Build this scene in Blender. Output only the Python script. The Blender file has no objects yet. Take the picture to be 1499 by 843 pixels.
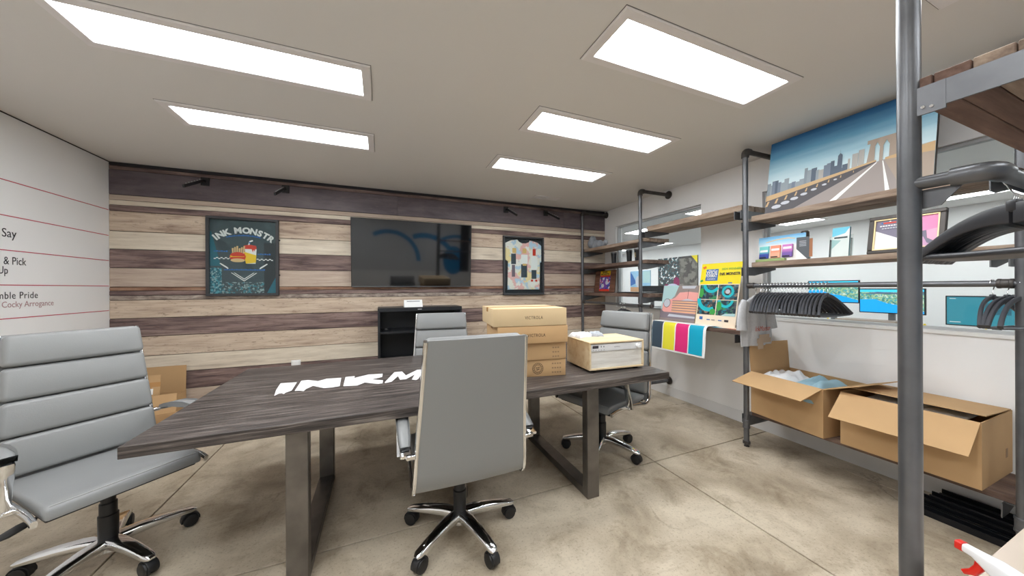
import bpy, bmesh, math, random
from mathutils import Vector, Matrix
random.seed(7)
scene = bpy.context.scene
COL = scene.collection
PI = math.pi

# ---------------------------------------------------------------- camera
CAM_H = 1.37
yaw, roll = math.radians(22.027), math.radians(-0.2835)
fw = Vector((math.sin(yaw), math.cos(yaw), 0.0))
rt = Vector((math.cos(yaw), -math.sin(yaw), 0.0))
up = Vector((0, 0, 1))
rt2 = rt * math.cos(roll) + up * math.sin(roll)
up2 = -rt * math.sin(roll) + up * math.cos(roll)
cd = bpy.data.cameras.new('camera')
cam = bpy.data.objects.new('camera', cd)
COL.objects.link(cam)
cd.sensor_width = 36.0
cd.sensor_fit = 'HORIZONTAL'
cd.lens = 36.0 * 471.45 / 1499.0
cd.clip_start = 0.02
cam.matrix_world = Matrix(((rt2.x, up2.x, -fw.x, 0), (rt2.y, up2.y, -fw.y, 0), (rt2.z, up2.z, -fw.z, CAM_H), (0, 0, 0, 1)))
scene.camera = cam

# ---------------------------------------------------------------- world, exposure
w = bpy.data.worlds.new('world'); scene.world = w; w.use_nodes = True
w.node_tree.nodes['Background'].inputs[0].default_value = (0.8, 0.85, 0.9, 1)
w.node_tree.nodes['Background'].inputs[1].default_value = 0.4
scene.view_settings.view_transform = 'Standard'
scene.view_settings.look = 'None'
scene.view_settings.gamma = 1.0
scene.view_settings.use_curve_mapping = False
scene.view_settings.exposure = 0.72
LAMP = 11.0            # luminance of the troffer diffusers

# room extents (metres, camera above the origin)
XL, XW, YB, YF, ZC = -2.411, 3.371, 4.30, -1.7, 2.60

# ---------------------------------------------------------------- materials
def srgb(r, g, b):
    def c(v):
        v /= 255.0
        return v / 12.92 if v <= 0.04045 else ((v + 0.055) / 1.055) ** 2.4
    return (c(r), c(g), c(b), 1.0)
MATS = {}
def mat(name, rgb, rough=0.5, metal=0.0, spec=0.5, bump=0.0, bscale=60.0, var=0.0, vscale=6.0, emit=0.0, coat=0.0):
    if name in MATS: return MATS[name]
    m = bpy.data.materials.new(name); m.use_nodes = True
    nt = m.node_tree; p = nt.nodes['Principled BSDF']
    col = srgb(*rgb)
    p.inputs['Base Color'].default_value = col
    p.inputs['Roughness'].default_value = rough
    p.inputs['Metallic'].default_value = metal
    p.inputs['Specular IOR Level'].default_value = spec
    p.inputs['Coat Weight'].default_value = coat
    if emit:
        p.inputs['Emission Color'].default_value = col
        p.inputs['Emission Strength'].default_value = emit
    if var or bump:
        tc = nt.nodes.new('ShaderNodeTexCoord')
        if var:
            n = nt.nodes.new('ShaderNodeTexNoise'); n.inputs['Scale'].default_value = vscale; n.inputs['Detail'].default_value = 6
            nt.links.new(tc.outputs['Object'], n.inputs['Vector'])
            r = nt.nodes.new('ShaderNodeValToRGB')
            r.color_ramp.elements[0].position = 0.3; r.color_ramp.elements[1].position = 0.7
            r.color_ramp.elements[0].color = tuple(x * (1 - var) for x in col[:3]) + (1,)
            r.color_ramp.elements[1].color = tuple(min(1, x * (1 + var)) for x in col[:3]) + (1,)
            nt.links.new(n.outputs['Fac'], r.inputs['Fac']); nt.links.new(r.outputs['Color'], p.inputs['Base Color'])
        if bump:
            n = nt.nodes.new('ShaderNodeTexNoise'); n.inputs['Scale'].default_value = bscale; n.inputs['Detail'].default_value = 4
            nt.links.new(tc.outputs['Object'], n.inputs['Vector'])
            b = nt.nodes.new('ShaderNodeBump'); b.inputs['Strength'].default_value = bump; b.inputs['Distance'].default_value = 0.01
            nt.links.new(n.outputs['Fac'], b.inputs['Height']); nt.links.new(b.outputs['Normal'], p.inputs['Normal'])
    MATS[name] = m
    return m

def wood(name, stops, scale=(1.4, 14, 14), rough=0.6, spots=0.0, spotcol=(70, 50, 40), bump=0.15, spec=0.3, fine=1.0):
    """grain stretched along local X, different on every object"""
    if name in MATS: return MATS[name]
    m = bpy.data.materials.new(name); m.use_nodes = True
    nt = m.node_tree; p = nt.nodes['Principled BSDF']; L = nt.links.new
    p.inputs['Roughness'].default_value = rough; p.inputs['Specular IOR Level'].default_value = spec
    tc = nt.nodes.new('ShaderNodeTexCoord'); oi = nt.nodes.new('ShaderNodeObjectInfo')
    mu = nt.nodes.new('ShaderNodeMath'); mu.operation = 'MULTIPLY'; mu.inputs[1].default_value = 37.0
    L(oi.outputs['Random'], mu.inputs[0])
    cx = nt.nodes.new('ShaderNodeCombineXYZ'); L(mu.outputs[0], cx.inputs[0]); L(mu.outputs[0], cx.inputs[2])
    ad = nt.nodes.new('ShaderNodeVectorMath'); ad.operation = 'ADD'; L(tc.outputs['Object'], ad.inputs[0]); L(cx.outputs[0], ad.inputs[1])
    mp = nt.nodes.new('ShaderNodeMapping'); mp.inputs['Scale'].default_value = scale; L(ad.outputs[0], mp.inputs['Vector'])
    n1 = nt.nodes.new('ShaderNodeTexNoise'); n1.inputs['Scale'].default_value = 1.6; n1.inputs['Detail'].default_value = 9; n1.inputs['Roughness'].default_value = 0.62; n1.inputs['Distortion'].default_value = 0.35
    L(mp.outputs[0], n1.inputs['Vector'])
    mp2 = nt.nodes.new('ShaderNodeMapping'); mp2.inputs['Scale'].default_value = (scale[0] * 2.2, scale[1] * 7, scale[2] * 7); L(ad.outputs[0], mp2.inputs['Vector'])
    n2 = nt.nodes.new('ShaderNodeTexNoise'); n2.inputs['Scale'].default_value = 1.0; n2.inputs['Detail'].default_value = 5
    L(mp2.outputs[0], n2.inputs['Vector'])
    mx = nt.nodes.new('ShaderNodeMath'); mx.operation = 'MULTIPLY_ADD'; mx.inputs[1].default_value = 0.30 * fine; L(n2.outputs['Fac'], mx.inputs[0]); 
    sb = nt.nodes.new('ShaderNodeMath'); sb.operation = 'SUBTRACT'; sb.inputs[1].default_value = 0.15 * fine; L(n1.outputs['Fac'], sb.inputs[0]); L(sb.outputs[0], mx.inputs[2])
    r = nt.nodes.new('ShaderNodeValToRGB'); L(mx.outputs[0], r.inputs['Fac'])
    els = r.color_ramp.elements
    while len(els) < len(stops): els.new(0.5)
    for e, (pos, c) in zip(els, stops): e.position = pos; e.color = srgb(*c)
    out = r.outputs['Color']
    if spots:
        mp3 = nt.nodes.new('ShaderNodeMapping'); mp3.inputs['Scale'].default_value = (3.0, 5, 9); L(ad.outputs[0], mp3.inputs['Vector'])
        n3 = nt.nodes.new('ShaderNodeTexNoise'); n3.inputs['Scale'].default_value = 5.0; n3.inputs['Detail'].default_value = 8; n3.inputs['Roughness'].default_value = 0.75
        L(mp3.outputs[0], n3.inputs['Vector'])
        r3 = nt.nodes.new('ShaderNodeValToRGB'); r3.color_ramp.elements[0].position = 0.56; r3.color_ramp.elements[1].position = 0.70
        r3.color_ramp.elements[0].color = (0, 0, 0, 1); r3.color_ramp.elements[1].color = (spots, spots, spots, 1)
        L(n3.outputs['Fac'], r3.inputs['Fac'])
        mix = nt.nodes.new('ShaderNodeMix'); mix.data_type = 'RGBA'; L(r3.outputs['Color'], mix.inputs['Factor'])
        L(out, mix.inputs['A']); mix.inputs['B'].default_value = srgb(*spotcol); out = mix.outputs['Result']
    L(out, p.inputs['Base Color'])
    if bump:
        b = nt.nodes.new('ShaderNodeBump'); b.inputs['Strength'].default_value = bump; b.inputs['Distance'].default_value = 0.005
        L(mx.outputs[0], b.inputs['Height']); L(b.outputs['Normal'], p.inputs['Normal'])
    MATS[name] = m
    return m

def concrete():
    m = bpy.data.materials.new('concrete'); m.use_nodes = True; MATS['concrete'] = m
    nt = m.node_tree; p = nt.nodes['Principled BSDF']; L = nt.links.new
    p.inputs['Roughness'].default_value = 0.42; p.inputs['Specular IOR Level'].default_value = 0.35
    tc = nt.nodes.new('ShaderNodeTexCoord')
    def noise(sc, det, rough=0.6, dist=0.0):
        n = nt.nodes.new('ShaderNodeTexNoise'); n.inputs['Scale'].default_value = sc; n.inputs['Detail'].default_value = det
        n.inputs['Roughness'].default_value = rough; n.inputs['Distortion'].default_value = dist; L(tc.outputs['Object'], n.inputs['Vector']); return n
    def ramp(src, stops):
        r = nt.nodes.new('ShaderNodeValToRGB'); els = r.color_ramp.elements
        while len(els) < len(stops): els.new(0.5)
        for e, (q, c) in zip(els, stops): e.position = q; e.color = c
        L(src, r.inputs['Fac']); return r
    base = ramp(noise(1.7, 8, 0.6, 0.4).outputs['Fac'], [(0.28, srgb(138, 124, 105)), (0.44, srgb(178, 164, 143)), (0.60, srgb(205, 192, 171)), (0.8, srgb(190, 177, 156))])
    stain = ramp(noise(3.6, 9, 0.7, 0.6).outputs['Fac'], [(0.34, (0.62, 0.58, 0.53, 1)), (0.50, (1, 1, 1, 1))])
    m1 = nt.nodes.new('ShaderNodeMix'); m1.data_type = 'RGBA'; m1.blend_type = 'MULTIPLY'; m1.inputs['Factor'].default_value = 0.8
    L(base.outputs['Color'], m1.inputs['A']); L(stain.outputs['Color'], m1.inputs['B'])
    speck = ramp(noise(75, 5, 0.75).outputs['Fac'], [(0.32, (0.35, 0.31, 0.27, 1)), (0.46, (1, 1, 1, 1))])
    m2 = nt.nodes.new('ShaderNodeMix'); m2.data_type = 'RGBA'; m2.blend_type = 'MULTIPLY'; m2.inputs['Factor'].default_value = 0.6
    L(m1.outputs['Result'], m2.inputs['A']); L(speck.outputs['Color'], m2.inputs['B'])
    # hairline cracks
    v = nt.nodes.new('ShaderNodeTexVoronoi'); v.feature = 'DISTANCE_TO_EDGE'; v.inputs['Scale'].default_value = 0.9
    nd = noise(2.2, 6, 0.6); va = nt.nodes.new('ShaderNodeMix'); va.data_type = 'RGBA'; va.inputs['Factor'].default_value = 0.35
    L(tc.outputs['Object'], va.inputs['A']); L(nd.outputs['Color'], va.inputs['B']); L(va.outputs['Result'], v.inputs['Vector'])
    cr = ramp(v.outputs['Distance'], [(0.0, (0.35, 0.31, 0.27, 1)), (0.006, (1, 1, 1, 1))])
    gate = ramp(noise(1.1, 3).outputs['Fac'], [(0.52, (0, 0, 0, 1)), (0.60, (0.75, 0.75, 0.75, 1))])
    m3 = nt.nodes.new('ShaderNodeMix'); m3.data_type = 'RGBA'; m3.blend_type = 'MULTIPLY'; L(gate.outputs['Color'], m3.inputs['Factor'])
    L(m2.outputs['Result'], m3.inputs['A']); L(cr.outputs['Color'], m3.inputs['B'])
    L(m3.outputs['Result'], p.inputs['Base Color'])
    b = nt.nodes.new('ShaderNodeBump'); b.inputs['Strength'].default_value = 0.08; b.inputs['Distance'].default_value = 0.01
    L(noise(30, 6).outputs['Fac'], b.inputs['Height']); L(b.outputs['Normal'], p.inputs['Normal'])
    return m

def gradient_mat(name, stops, axis='Y', lo=0.0, hi=1.0, rough=0.4, streak=0.0):
    """printed colour gradient along a local axis (flat print)"""
    m = bpy.data.materials.new(name); m.use_nodes = True; MATS[name] = m
    nt = m.node_tree; p = nt.nodes['Principled BSDF']; L = nt.links.new; p.inputs['Roughness'].default_value = rough
    tc = nt.nodes.new('ShaderNodeTexCoord'); sp = nt.nodes.new('ShaderNodeSeparateXYZ'); L(tc.outputs['Object'], sp.inputs[0])
    mr = nt.nodes.new('ShaderNodeMapRange'); mr.inputs['From Min'].default_value = lo; mr.inputs['From Max'].default_value = hi
    src = sp.outputs[axis]
    if streak:
        mp = nt.nodes.new('ShaderNodeMapping'); mp.inputs['Scale'].default_value = (2, 14, 1); mp.inputs['Rotation'].default_value = (0, 0, 0.25); L(tc.outputs['Object'], mp.inputs['Vector'])
        n = nt.nodes.new('ShaderNodeTexNoise'); n.inputs['Scale'].default_value = 1.5; n.inputs['Detail'].default_value = 5; L(mp.outputs[0], n.inputs['Vector'])
        a = nt.nodes.new('ShaderNodeMath'); a.operation = 'MULTIPLY_ADD'; a.inputs[1].default_value = -streak; L(n.outputs['Fac'], a.inputs[0]); L(src, a.inputs[2]); src = a.outputs[0]
    L(src, mr.inputs['Value'])
    r = nt.nodes.new('ShaderNodeValToRGB'); els = r.color_ramp.elements
    while len(els) < len(stops): els.new(0.5)
    for e, (q, c) in zip(els, stops): e.position = q; e.color = srgb(*c)
    L(mr.outputs[0], r.inputs['Fac']); L(r.outputs['Color'], p.inputs['Base Color'])
    return m

def splatter_mat(name, base, spots, scale=30, rough=0.5, thr=0.60):
    """print of random coloured flecks on a ground"""
    m = bpy.data.materials.new(name); m.use_nodes = True; MATS[name] = m
    nt = m.node_tree; p = nt.nodes['Principled BSDF']; L = nt.links.new; p.inputs['Roughness'].default_value = rough
    tc = nt.nodes.new('ShaderNodeTexCoord'); cur = None
    for k, c in enumerate(spots):
        mp = nt.nodes.new('ShaderNodeMapping'); mp.inputs['Location'].default_value = (3.1 * k, 1.7 * k, 0.4 * k); L(tc.outputs['Object'], mp.inputs['Vector'])
        n = nt.nodes.new('ShaderNodeTexNoise'); n.inputs['Scale'].default_value = scale * (0.7 + 0.3 * k); n.inputs['Detail'].default_value = 3; L(mp.outputs[0], n.inputs['Vector'])
        r = nt.nodes.new('ShaderNodeValToRGB'); r.color_ramp.elements[0].position = thr; r.color_ramp.elements[1].position = thr + 0.02; L(n.outputs['Fac'], r.inputs['Fac'])
        mx = nt.nodes.new('ShaderNodeMix'); mx.data_type = 'RGBA'; L(r.outputs['Color'], mx.inputs['Factor'])
        if cur is None: mx.inputs['A'].default_value = srgb(*base)
        else: L(cur, mx.inputs['A'])
        mx.inputs['B'].default_value = srgb(*c); cur = mx.outputs['Result']
    L(cur, p.inputs['Base Color'])
    return m

def pane_mat():
    m = bpy.data.materials.new('window_glass'); m.use_nodes = True; MATS['window_glass'] = m
    nt = m.node_tree; nt.nodes.clear(); L = nt.links.new
    o = nt.nodes.new('ShaderNodeOutputMaterial'); t = nt.nodes.new('ShaderNodeBsdfTransparent'); g = nt.nodes.new('ShaderNodeBsdfGlossy')
    t.inputs[0].default_value = (0.96, 0.98, 0.975, 1); g.inputs['Roughness'].default_value = 0.02
    f = nt.nodes.new('ShaderNodeFresnel'); f.inputs[0].default_value = 1.25
    x = nt.nodes.new('ShaderNodeMixShader'); L(f.outputs[0], x.inputs[0]); L(t.outputs[0], x.inputs[1]); L(g.outputs[0], x.inputs[2]); L(x.outputs[0], o.inputs[0])
    return m

CHROME = mat('chrome', (225, 226, 228), 0.09, 1.0)
LEATHER = mat('grey_leather', (136, 137, 137), 0.42, bump=0.04, bscale=220)
BLACKP = mat('black_plastic', (24, 24, 26), 0.45, bump=0.03, bscale=150)
STEEL = mat('dark_steel', (104, 105, 108), 0.36, 0.6, var=0.18, vscale=9)
IRON = mat('black_iron', (78, 74, 72), 0.5, 0.5, var=0.25, vscale=20)
LEGM = mat('raw_steel_leg', (112, 108, 104), 0.36, 0.8, var=0.28, vscale=7)
CARD = mat('cardboard', (190, 154, 110), 0.8, var=0.07, vscale=3, bump=0.05, bscale=25)
CARDIN = mat('cardboard_inside', (178, 132, 76), 0.85, var=0.06, vscale=3)
TAPE = mat('parcel_tape', (186, 138, 84), 0.25)
WHITE = mat('white_paint', (232, 231, 229), 0.6)
WALLM = mat('wall_paint', (243, 242, 241), 0.65, bump=0.02, bscale=90)
PAPER = mat('white_paper', (240, 240, 238), 0.7)
INKBLACK = mat('black_ink', (22, 22, 24), 0.5)
DARKGREY = mat('dark_grey_plastic', (52, 54, 58), 0.5)
concrete()

# ---------------------------------------------------------------- object helpers
def link(o, parent=None):
    COL.objects.link(o)
    if parent is not None: o.parent = parent
    return o
def tag(o, label, cat, group=None):
    o['label'] = label; o['category'] = cat
    if group: o['group'] = group
    return o
def thing(name, label, cat, loc=(0, 0, 0), rz=0.0, group=None, mtx=None):
    o = bpy.data.objects.new(name, None); COL.objects.link(o); o.empty_display_size = 0.1
    if mtx is not None: o.matrix_world = mtx
    else: o.location = loc; o.rotation_euler = (0, 0, rz)
    return tag(o, label, cat, group)
def frame(origin, ex, ey):
    ex = Vector(ex).normalized(); ey = Vector(ey); ez = ex.cross(ey).normalized(); ey = ez.cross(ex)
    o = Vector(origin)
    return Matrix(((ex.x, ey.x, ez.x, o.x), (ex.y, ey.y, ez.y, o.y), (ex.z, ey.z, ez.z, o.z), (0, 0, 0, 1)))
def obj(name, bm, m, parent=None, smooth=None, kind=None, label=None):
    me = bpy.data.meshes.new(name); bm.normal_update(); bm.to_mesh(me); bm.free()
    for x in (m if isinstance(m, (list, tuple)) else [m]): me.materials.append(x)
    if smooth is not None:
        me.shade_smooth(); me.set_sharp_from_angle(angle=math.radians(smooth))
    o = link(bpy.data.objects.new(name, me), parent)
    if kind: o['kind'] = kind
    if label: o['label'] = label
    return o
def copy_part(o, parent):
    c = o.copy(); COL.objects.link(c); c.parent = parent
    return c
def copy_tree(o, parent=None):
    c = o.copy(); COL.objects.link(c); c.parent = parent
    for ch in list(o.children): copy_tree(ch, c)
    return c
def B(): return bmesh.new()
def add_box(bm, x0, x1, y0, y1, z0, z1, bevel=0.0, seg=2, mtx=None):
    r = bmesh.ops.create_cube(bm, size=1.0)
    vs = r['verts']
    for v in vs:
        v.co = Vector(((x0 + x1) / 2 + v.co.x * (x1 - x0), (y0 + y1) / 2 + v.co.y * (y1 - y0), (z0 + z1) / 2 + v.co.z * (z1 - z0)))
    if bevel:
        es = list({e for v in vs for e in v.link_edges})
        rr = bmesh.ops.bevel(bm, geom=es, offset=bevel, segments=seg, profile=0.5, affect='EDGES')
        vs = list({v for f in rr['faces'] for v in f.verts} | {v for v in vs if v.is_valid})
    if mtx is not None: bmesh.ops.transform(bm, matrix=mtx, verts=vs)
    return vs
def bx(x0, x1, y0, y1, z0, z1, bevel=0.0, seg=2, mtx=None):
    bm = B(); add_box(bm, x0, x1, y0, y1, z0, z1, bevel, seg, mtx); return bm
def add_sweep(bm, pts, secs, up=(0, 0, 1), closed=False, caps=True, n=None):
    """sweep section lists along a path; secs: one section or one per point, section = list of (a, b)"""
    P = [Vector(p) for p in pts]; N = len(P); rings = []
    for i in range(N):
        a = P[i - 1] if (i > 0 or closed) else P[i]; b = P[(i + 1) % N] if (i < N - 1 or closed) else P[i]
        t = (b - a).normalized(); u = Vector(up)
        s = t.cross(u)
        if s.length < 1e-4: s = t.cross(Vector((0, 1, 0.01)))
        s.normalize(); q = s.cross(t).normalized()
        sec = secs[i] if isinstance(secs[0], list) else secs
        rings.append([bm.verts.new(P[i] + s * c[0] + q * c[1]) for c in sec])
    m = len(rings[0])
    for i in range(N if closed else N - 1):
        A, C = rings[i], rings[(i + 1) % N]
        for k in range(m): bm.faces.new((A[k], A[(k + 1) % m], C[(k + 1) % m], C[k]))
    if caps and not closed:
        bm.faces.new(rings[0][::-1]); bm.faces.new(rings[-1])
    return rings
def circ(rx, ry=None, n=12):
    ry = rx if ry is None else ry
    return [(rx * math.cos(2 * PI * k / n), ry * math.sin(2 * PI * k / n)) for k in range(n)]
def rrect(hw, hh, r, k=3):
    out = []
    for cx, cy, a0 in ((hw - r, hh - r, 0), (-hw + r, hh - r, 90), (-hw + r, -hh + r, 180), (hw - r, -hh + r, 270)):
        for i in range(k + 1):
            a = math.radians(a0 + 90 * i / k); out.append((cx + r * math.cos(a), cy + r * math.sin(a)))
    return out
def add_tube(bm, pts, r, n=12): return add_sweep(bm, pts, circ(r, n=n))
def add_lathe(bm, prof, n=20, mtx=None, caps=True):
    rings = []
    for r, z in prof:
        rings.append([bm.verts.new((r * math.cos(2 * PI * k / n), r * math.sin(2 * PI * k / n), z)) for k in range(n)])
    for A, C in zip(rings, rings[1:]):
        for k in range(n): bm.faces.new((A[k], A[(k + 1) % n], C[(k + 1) % n], C[k]))
    if caps: bm.faces.new(rings[0][::-1]); bm.faces.new(rings[-1])
    if mtx is not None: bmesh.ops.transform(bm, matrix=mtx, verts=[v for r in rings for v in r])
def add_prism(bm, poly, axis, a0, a1):
    """extrude a 2D polygon; axis 'x': poly=(y,z), 'y': poly=(x,z), 'z': poly=(x,y)"""
    def P(p, t): return {'x': (t, p[0], p[1]), 'y': (p[0], t, p[1]), 'z': (p[0], p[1], t)}[axis]
    A = [bm.verts.new(P(p, a0)) for p in poly]; C = [bm.verts.new(P(p, a1)) for p in poly]
    fs = [bm.faces.new(A[::-1]), bm.faces.new(C)]
    n = len(poly)
    for k in range(n): fs.append(bm.faces.new((A[k], A[(k + 1) % n], C[(k + 1) % n], C[k])))
    bmesh.ops.recalc_face_normals(bm, faces=fs)
    return A + C
def flat(name, items, parent, base=0.0, step=0.0004):
    """flat print: items = [(material, [(x,y)...] [, level])] drawn in the thing's local XY plane"""
    bm = B(); ms = []
    for k, it in enumerate(items):
        m, poly = it[0], it[1]; lv = it[2] if len(it) > 2 else k
        if m not in ms: ms.append(m)
        z = base + step * (lv + 1)
        try:
            f = bm.faces.new([bm.verts.new((x, y, z)) for x, y in poly]); f.material_index = ms.index(m)
            f.normal_update()
            if f.normal.z < 0: f.normal_flip()
        except ValueError: pass
    return obj(name, bm, ms, parent)
def rect(x0, x1, y0, y1): return [(x0, y0), (x1, y0), (x1, y1), (x0, y1)]
def disc(cx, cy, rx, ry=None, n=20):
    ry = rx if ry is None else ry
    return [(cx + rx * math.cos(2 * PI * k / n), cy + ry * math.sin(2 * PI * k / n)) for k in range(n)]
def arcband(cx, cy, r0, r1, a0, a1, n=14):
    o = [(cx + r1 * math.cos(math.radians(a0 + (a1 - a0) * k / n)), cy + r1 * math.sin(math.radians(a0 + (a1 - a0) * k / n))) for k in range(n + 1)]
    i = [(cx + r0 * math.cos(math.radians(a0 + (a1 - a0) * k / n)), cy + r0 * math.sin(math.radians(a0 + (a1 - a0) * k / n))) for k in range(n + 1)]
    return o + i[::-1]
def text(body, size, m, parent, x, y, z=0.002, rot=0.0, align='LEFT', width=None, bold=0.0, shear=0.0, depth=0.0003, spacing=1.0, name='lettering'):
    cu = bpy.data.curves.new('t', 'FONT'); cu.body = body; cu.size = size; cu.align_x = align; cu.offset = bold; cu.shear = shear
    cu.extrude = depth; cu.space_character = spacing; cu.resolution_u = 3
    tmp = bpy.data.objects.new('t', cu); COL.objects.link(tmp)
    bpy.context.view_layer.update()
    dg = bpy.context.evaluated_depsgraph_get()
    me = bpy.data.meshes.new_from_object(tmp.evaluated_get(dg))
    COL.objects.unlink(tmp); bpy.data.objects.remove(tmp); bpy.data.curves.remove(cu)
    me.materials.clear(); me.materials.append(m)
    if width and len(me.vertices):
        xs = [v.co.x for v in me.vertices]; wd = max(xs) - min(xs); c0 = min(xs) if align == 'LEFT' else (min(xs) + max(xs)) / 2
        s = width / wd
        for v in me.vertices: v.co.x = (v.co.x - c0) * s
    o = link(bpy.data.objects.new(name, me), parent)
    o.matrix_local = Matrix.Translation((x, y, z)) @ Matrix.Rotation(rot, 4, 'Z')
    return o

# ================================================================ the room
def struct(name, bm, m, **k):
    return obj(name, bm, m, kind='structure', **k)

# floor: saw-cut concrete slabs on a dark bed
fl = struct('floor', bx(XL - .12, XW + .13, YF - .12, YB + .12, -.12, -.012), mat('joint_bed', (92, 78, 62), 0.9))
gx = [XL - .12, -1.30, 1.985, 3.19, XW + .13]; gy = [YF - .12, 1.93, YB + .12]
for i in range(4):
    for j in range(2):
        g = .0045 if i != 2 else .003
        gl = .002 if i in (2, 3) else g
        obj('concrete_slab', bx(gx[i] + (.002 if i == 3 else .0045), gx[i + 1] - (.002 if i == 2 else .0045), gy[j] + .0045, gy[j + 1] - .0045, -.0119, 0.0, .002, 1), MATS['concrete'], fl)

struct('ceiling', bx(XL - .12, XW + .0, YF - .12, YB + .12, ZC, ZC + .12), mat('ceiling_paint', (224, 221, 217), 0.75, bump=0.02, bscale=60))
wl = struct('wall_left', bx(XL - .12, XL, YF, YB, 0, ZC), WALLM)
wf = struct('wall_front', bx(XL - .12, XW + .13, YF - .12, YF, 0, ZC), WALLM)
struct('shadow_gap_strip', bx(XL, XL + .004, YF, YB, ZC - .008, ZC), mat('shadow_gap', (40, 36, 34), .8))  # dark colour painted in for the shaded gap between wall and ceiling

# wooden plank back wall
wb = struct('wall_back', bx(XL - .12, XW + .13, YB, YB + .12, 0, ZC), mat('plank_backing', (38, 30, 28), 0.9))
W_TAN = wood('plank_tan_speckled', [(.28, (146, 124, 110)), (.45, (190, 169, 149)), (.60, (207, 189, 168)), (.8, (218, 202, 182))], spots=.8, spotcol=(106, 78, 66))
W_PALE = wood('plank_pale', [(.25, (176, 161, 144)), (.45, (210, 197, 178)), (.7, (229, 218, 200))], spots=.22, spotcol=(140, 122, 106))
W_DARK = wood('plank_dark', [(.28, (66, 53, 54)), (.42, (104, 86, 83)), (.56, (136, 115, 109)), (.75, (160, 140, 130))], spots=.6, spotcol=(86, 52, 42))
W_GREY = wood('plank_grey_tan', [(.25, (148, 130, 118)), (.45, (182, 163, 148)), (.7, (198, 182, 164))], spots=.25, spotcol=(140, 112, 96))
W_RED = wood('plank_rust_edge', [(.3, (74, 48, 42)), (.5, (140, 104, 84)), (.7, (182, 152, 126))], spots=.5)
W_TOP = wood('plank_top_dark', [(.3, (78, 68, 73)), (.5, (98, 88, 93)), (.7, (116, 106, 108))], scale=(1.2, 4, 4), spots=.35, spotcol=(136, 118, 104), spec=.4, rough=.45)
W_EDGE = mat('plank_edge_black', (34, 30, 36), .6)
W_CRACK = wood('plank_cracked', [(.3, (96, 82, 78)), (.5, (150, 136, 126)), (.7, (186, 174, 160))], scale=(6, 14, 14), spots=.3)
PL = [(2.600, 2.566, 'E'), (2.566, 2.528, 'K'), (2.528, 2.287, 'T'), (2.287, 2.236, 'G'), (2.236, 2.188, 'P'), (2.188, 2.130, 'K'), (2.130, 1.937, 'S'), (1.937, 1.763, 'P'),
      (1.763, 1.583, 'K'), (1.583, 1.397, 'G'), (1.397, 1.361, 'R'), (1.361, 1.314, 'K'), (1.314, 1.270, 'C'), (1.270, 1.092, 'S'), (1.092, .911, 'K'), (.911, .717, 'S'), (.717, .541, 'P'),
      (.541, .362, 'K'), (.362, .170, 'G'), (.170, 0.0, 'K')]
WM = {'E': W_EDGE, 'R': W_RED, 'T': W_TOP, 'G': W_GREY, 'P': W_PALE, 'K': W_DARK, 'S': W_TAN, 'C': W_CRACK}
for (z1, z0, k) in PL:
    cuts = [XL + .001, XW]
    if k == 'T': cuts = [XL + .001, .19, 2.60, XW]
    for a, b in zip(cuts, cuts[1:]):
        dz = .0025 if z1 - z0 > .06 else .0018
        dep = .012 + random.uniform(-.0015, .002)
        bm = bx((a - b) / 2 + .0006, (b - a) / 2 - .0006, -dep, 0, (z0 - z1) / 2 + dz, (z1 - z0) / 2 - dz, .0025, 1)
        p = obj('plank', bm, WM[k], wb); p.location = ((a + b) / 2, YB, (z0 + z1) / 2)

# right wall with two interior windows
TH = .13
W1 = (2.589, 4.03, 1.07, 2.315); W2 = (-1.2, 1.951, 1.078, 2.275)
bm = B()
for y0, y1, z0, z1 in ((YF, YB, 0, 1.07), (YF, YB, 2.315, ZC), (W1[1], YB, 1.07, 2.315), (W2[1], W1[0], 1.07, 2.315), (YF, W2[0], 1.07, 2.315), (W2[0], W2[1], 2.275, 2.315)):
    add_box(bm, XW, XW + TH, y0, y1, z0, z1)
struct('wall_right', bm, WALLM)
struct('baseboard_right', bx(XW - .009, XW, YF, YB - .014, 0, .118, .003, 1), mat('baseboard_white', (226, 225, 224), .5))
pane_mat()
FRM = mat('window_frame_grey', (186, 187, 188), .45)
for n, (y0, y1, z0, z1) in (('window_1', W1), ('window_2', W2)):
    bm = B(); t = .022
    for a in ((y0, y0 + t, z0, z1), (y1 - t, y1, z0, z1), (y0 + t, y1 - t, z0, z0 + t), (y0 + t, y1 - t, z1 - t, z1)):
        add_box(bm, XW + .03, XW + .085, a[0], a[1], a[2], a[3], .002, 1)
    f = struct(n, bm, FRM)
    obj('pane', bx(XW + .055, XW + .061, y0 + t, y1 - t, z0 + t, z1 - t), MATS['window_glass'], f)
    obj('sill', bx(XW - .012, XW + .03, y0 - .0, y1 + .0, z0 - .02, z0 + .004, .002, 1), WHITE, f)

# front wall behind the camera: blue arc mural seen mirrored in the television
BLUE = mat('mural_blue', (22, 140, 200), .5); MDARK = mat('mural_black', (26, 28, 32), .5)
mt = frame((0, YF + .004, 0), (-1, 0, 0), (0, 0, 1))
mur = thing('wall_mural', 'white wall mural of sweeping blue arcs behind the camera', 'mural', mtx=mt)
obj('panel', bx(-2.6, 1.2, .9, 2.45, 0, .006), mat('mural_white', (214, 216, 218), .5), mur)
it = [(BLUE, arcband(-.2, 1.2, .78, .9, 60, 180)), (BLUE, arcband(-1.2, 1.0, .9, 1.05, 70, 170)), (BLUE, arcband(-2.2, 1.0, .95, 1.05, 60, 150)), (BLUE, disc(-2.1, 1.25, .33, .45)), (MDARK, rect(-2.6, -2.3, .9, 2.4))]
flat('print', it, mur, .006)

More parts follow.
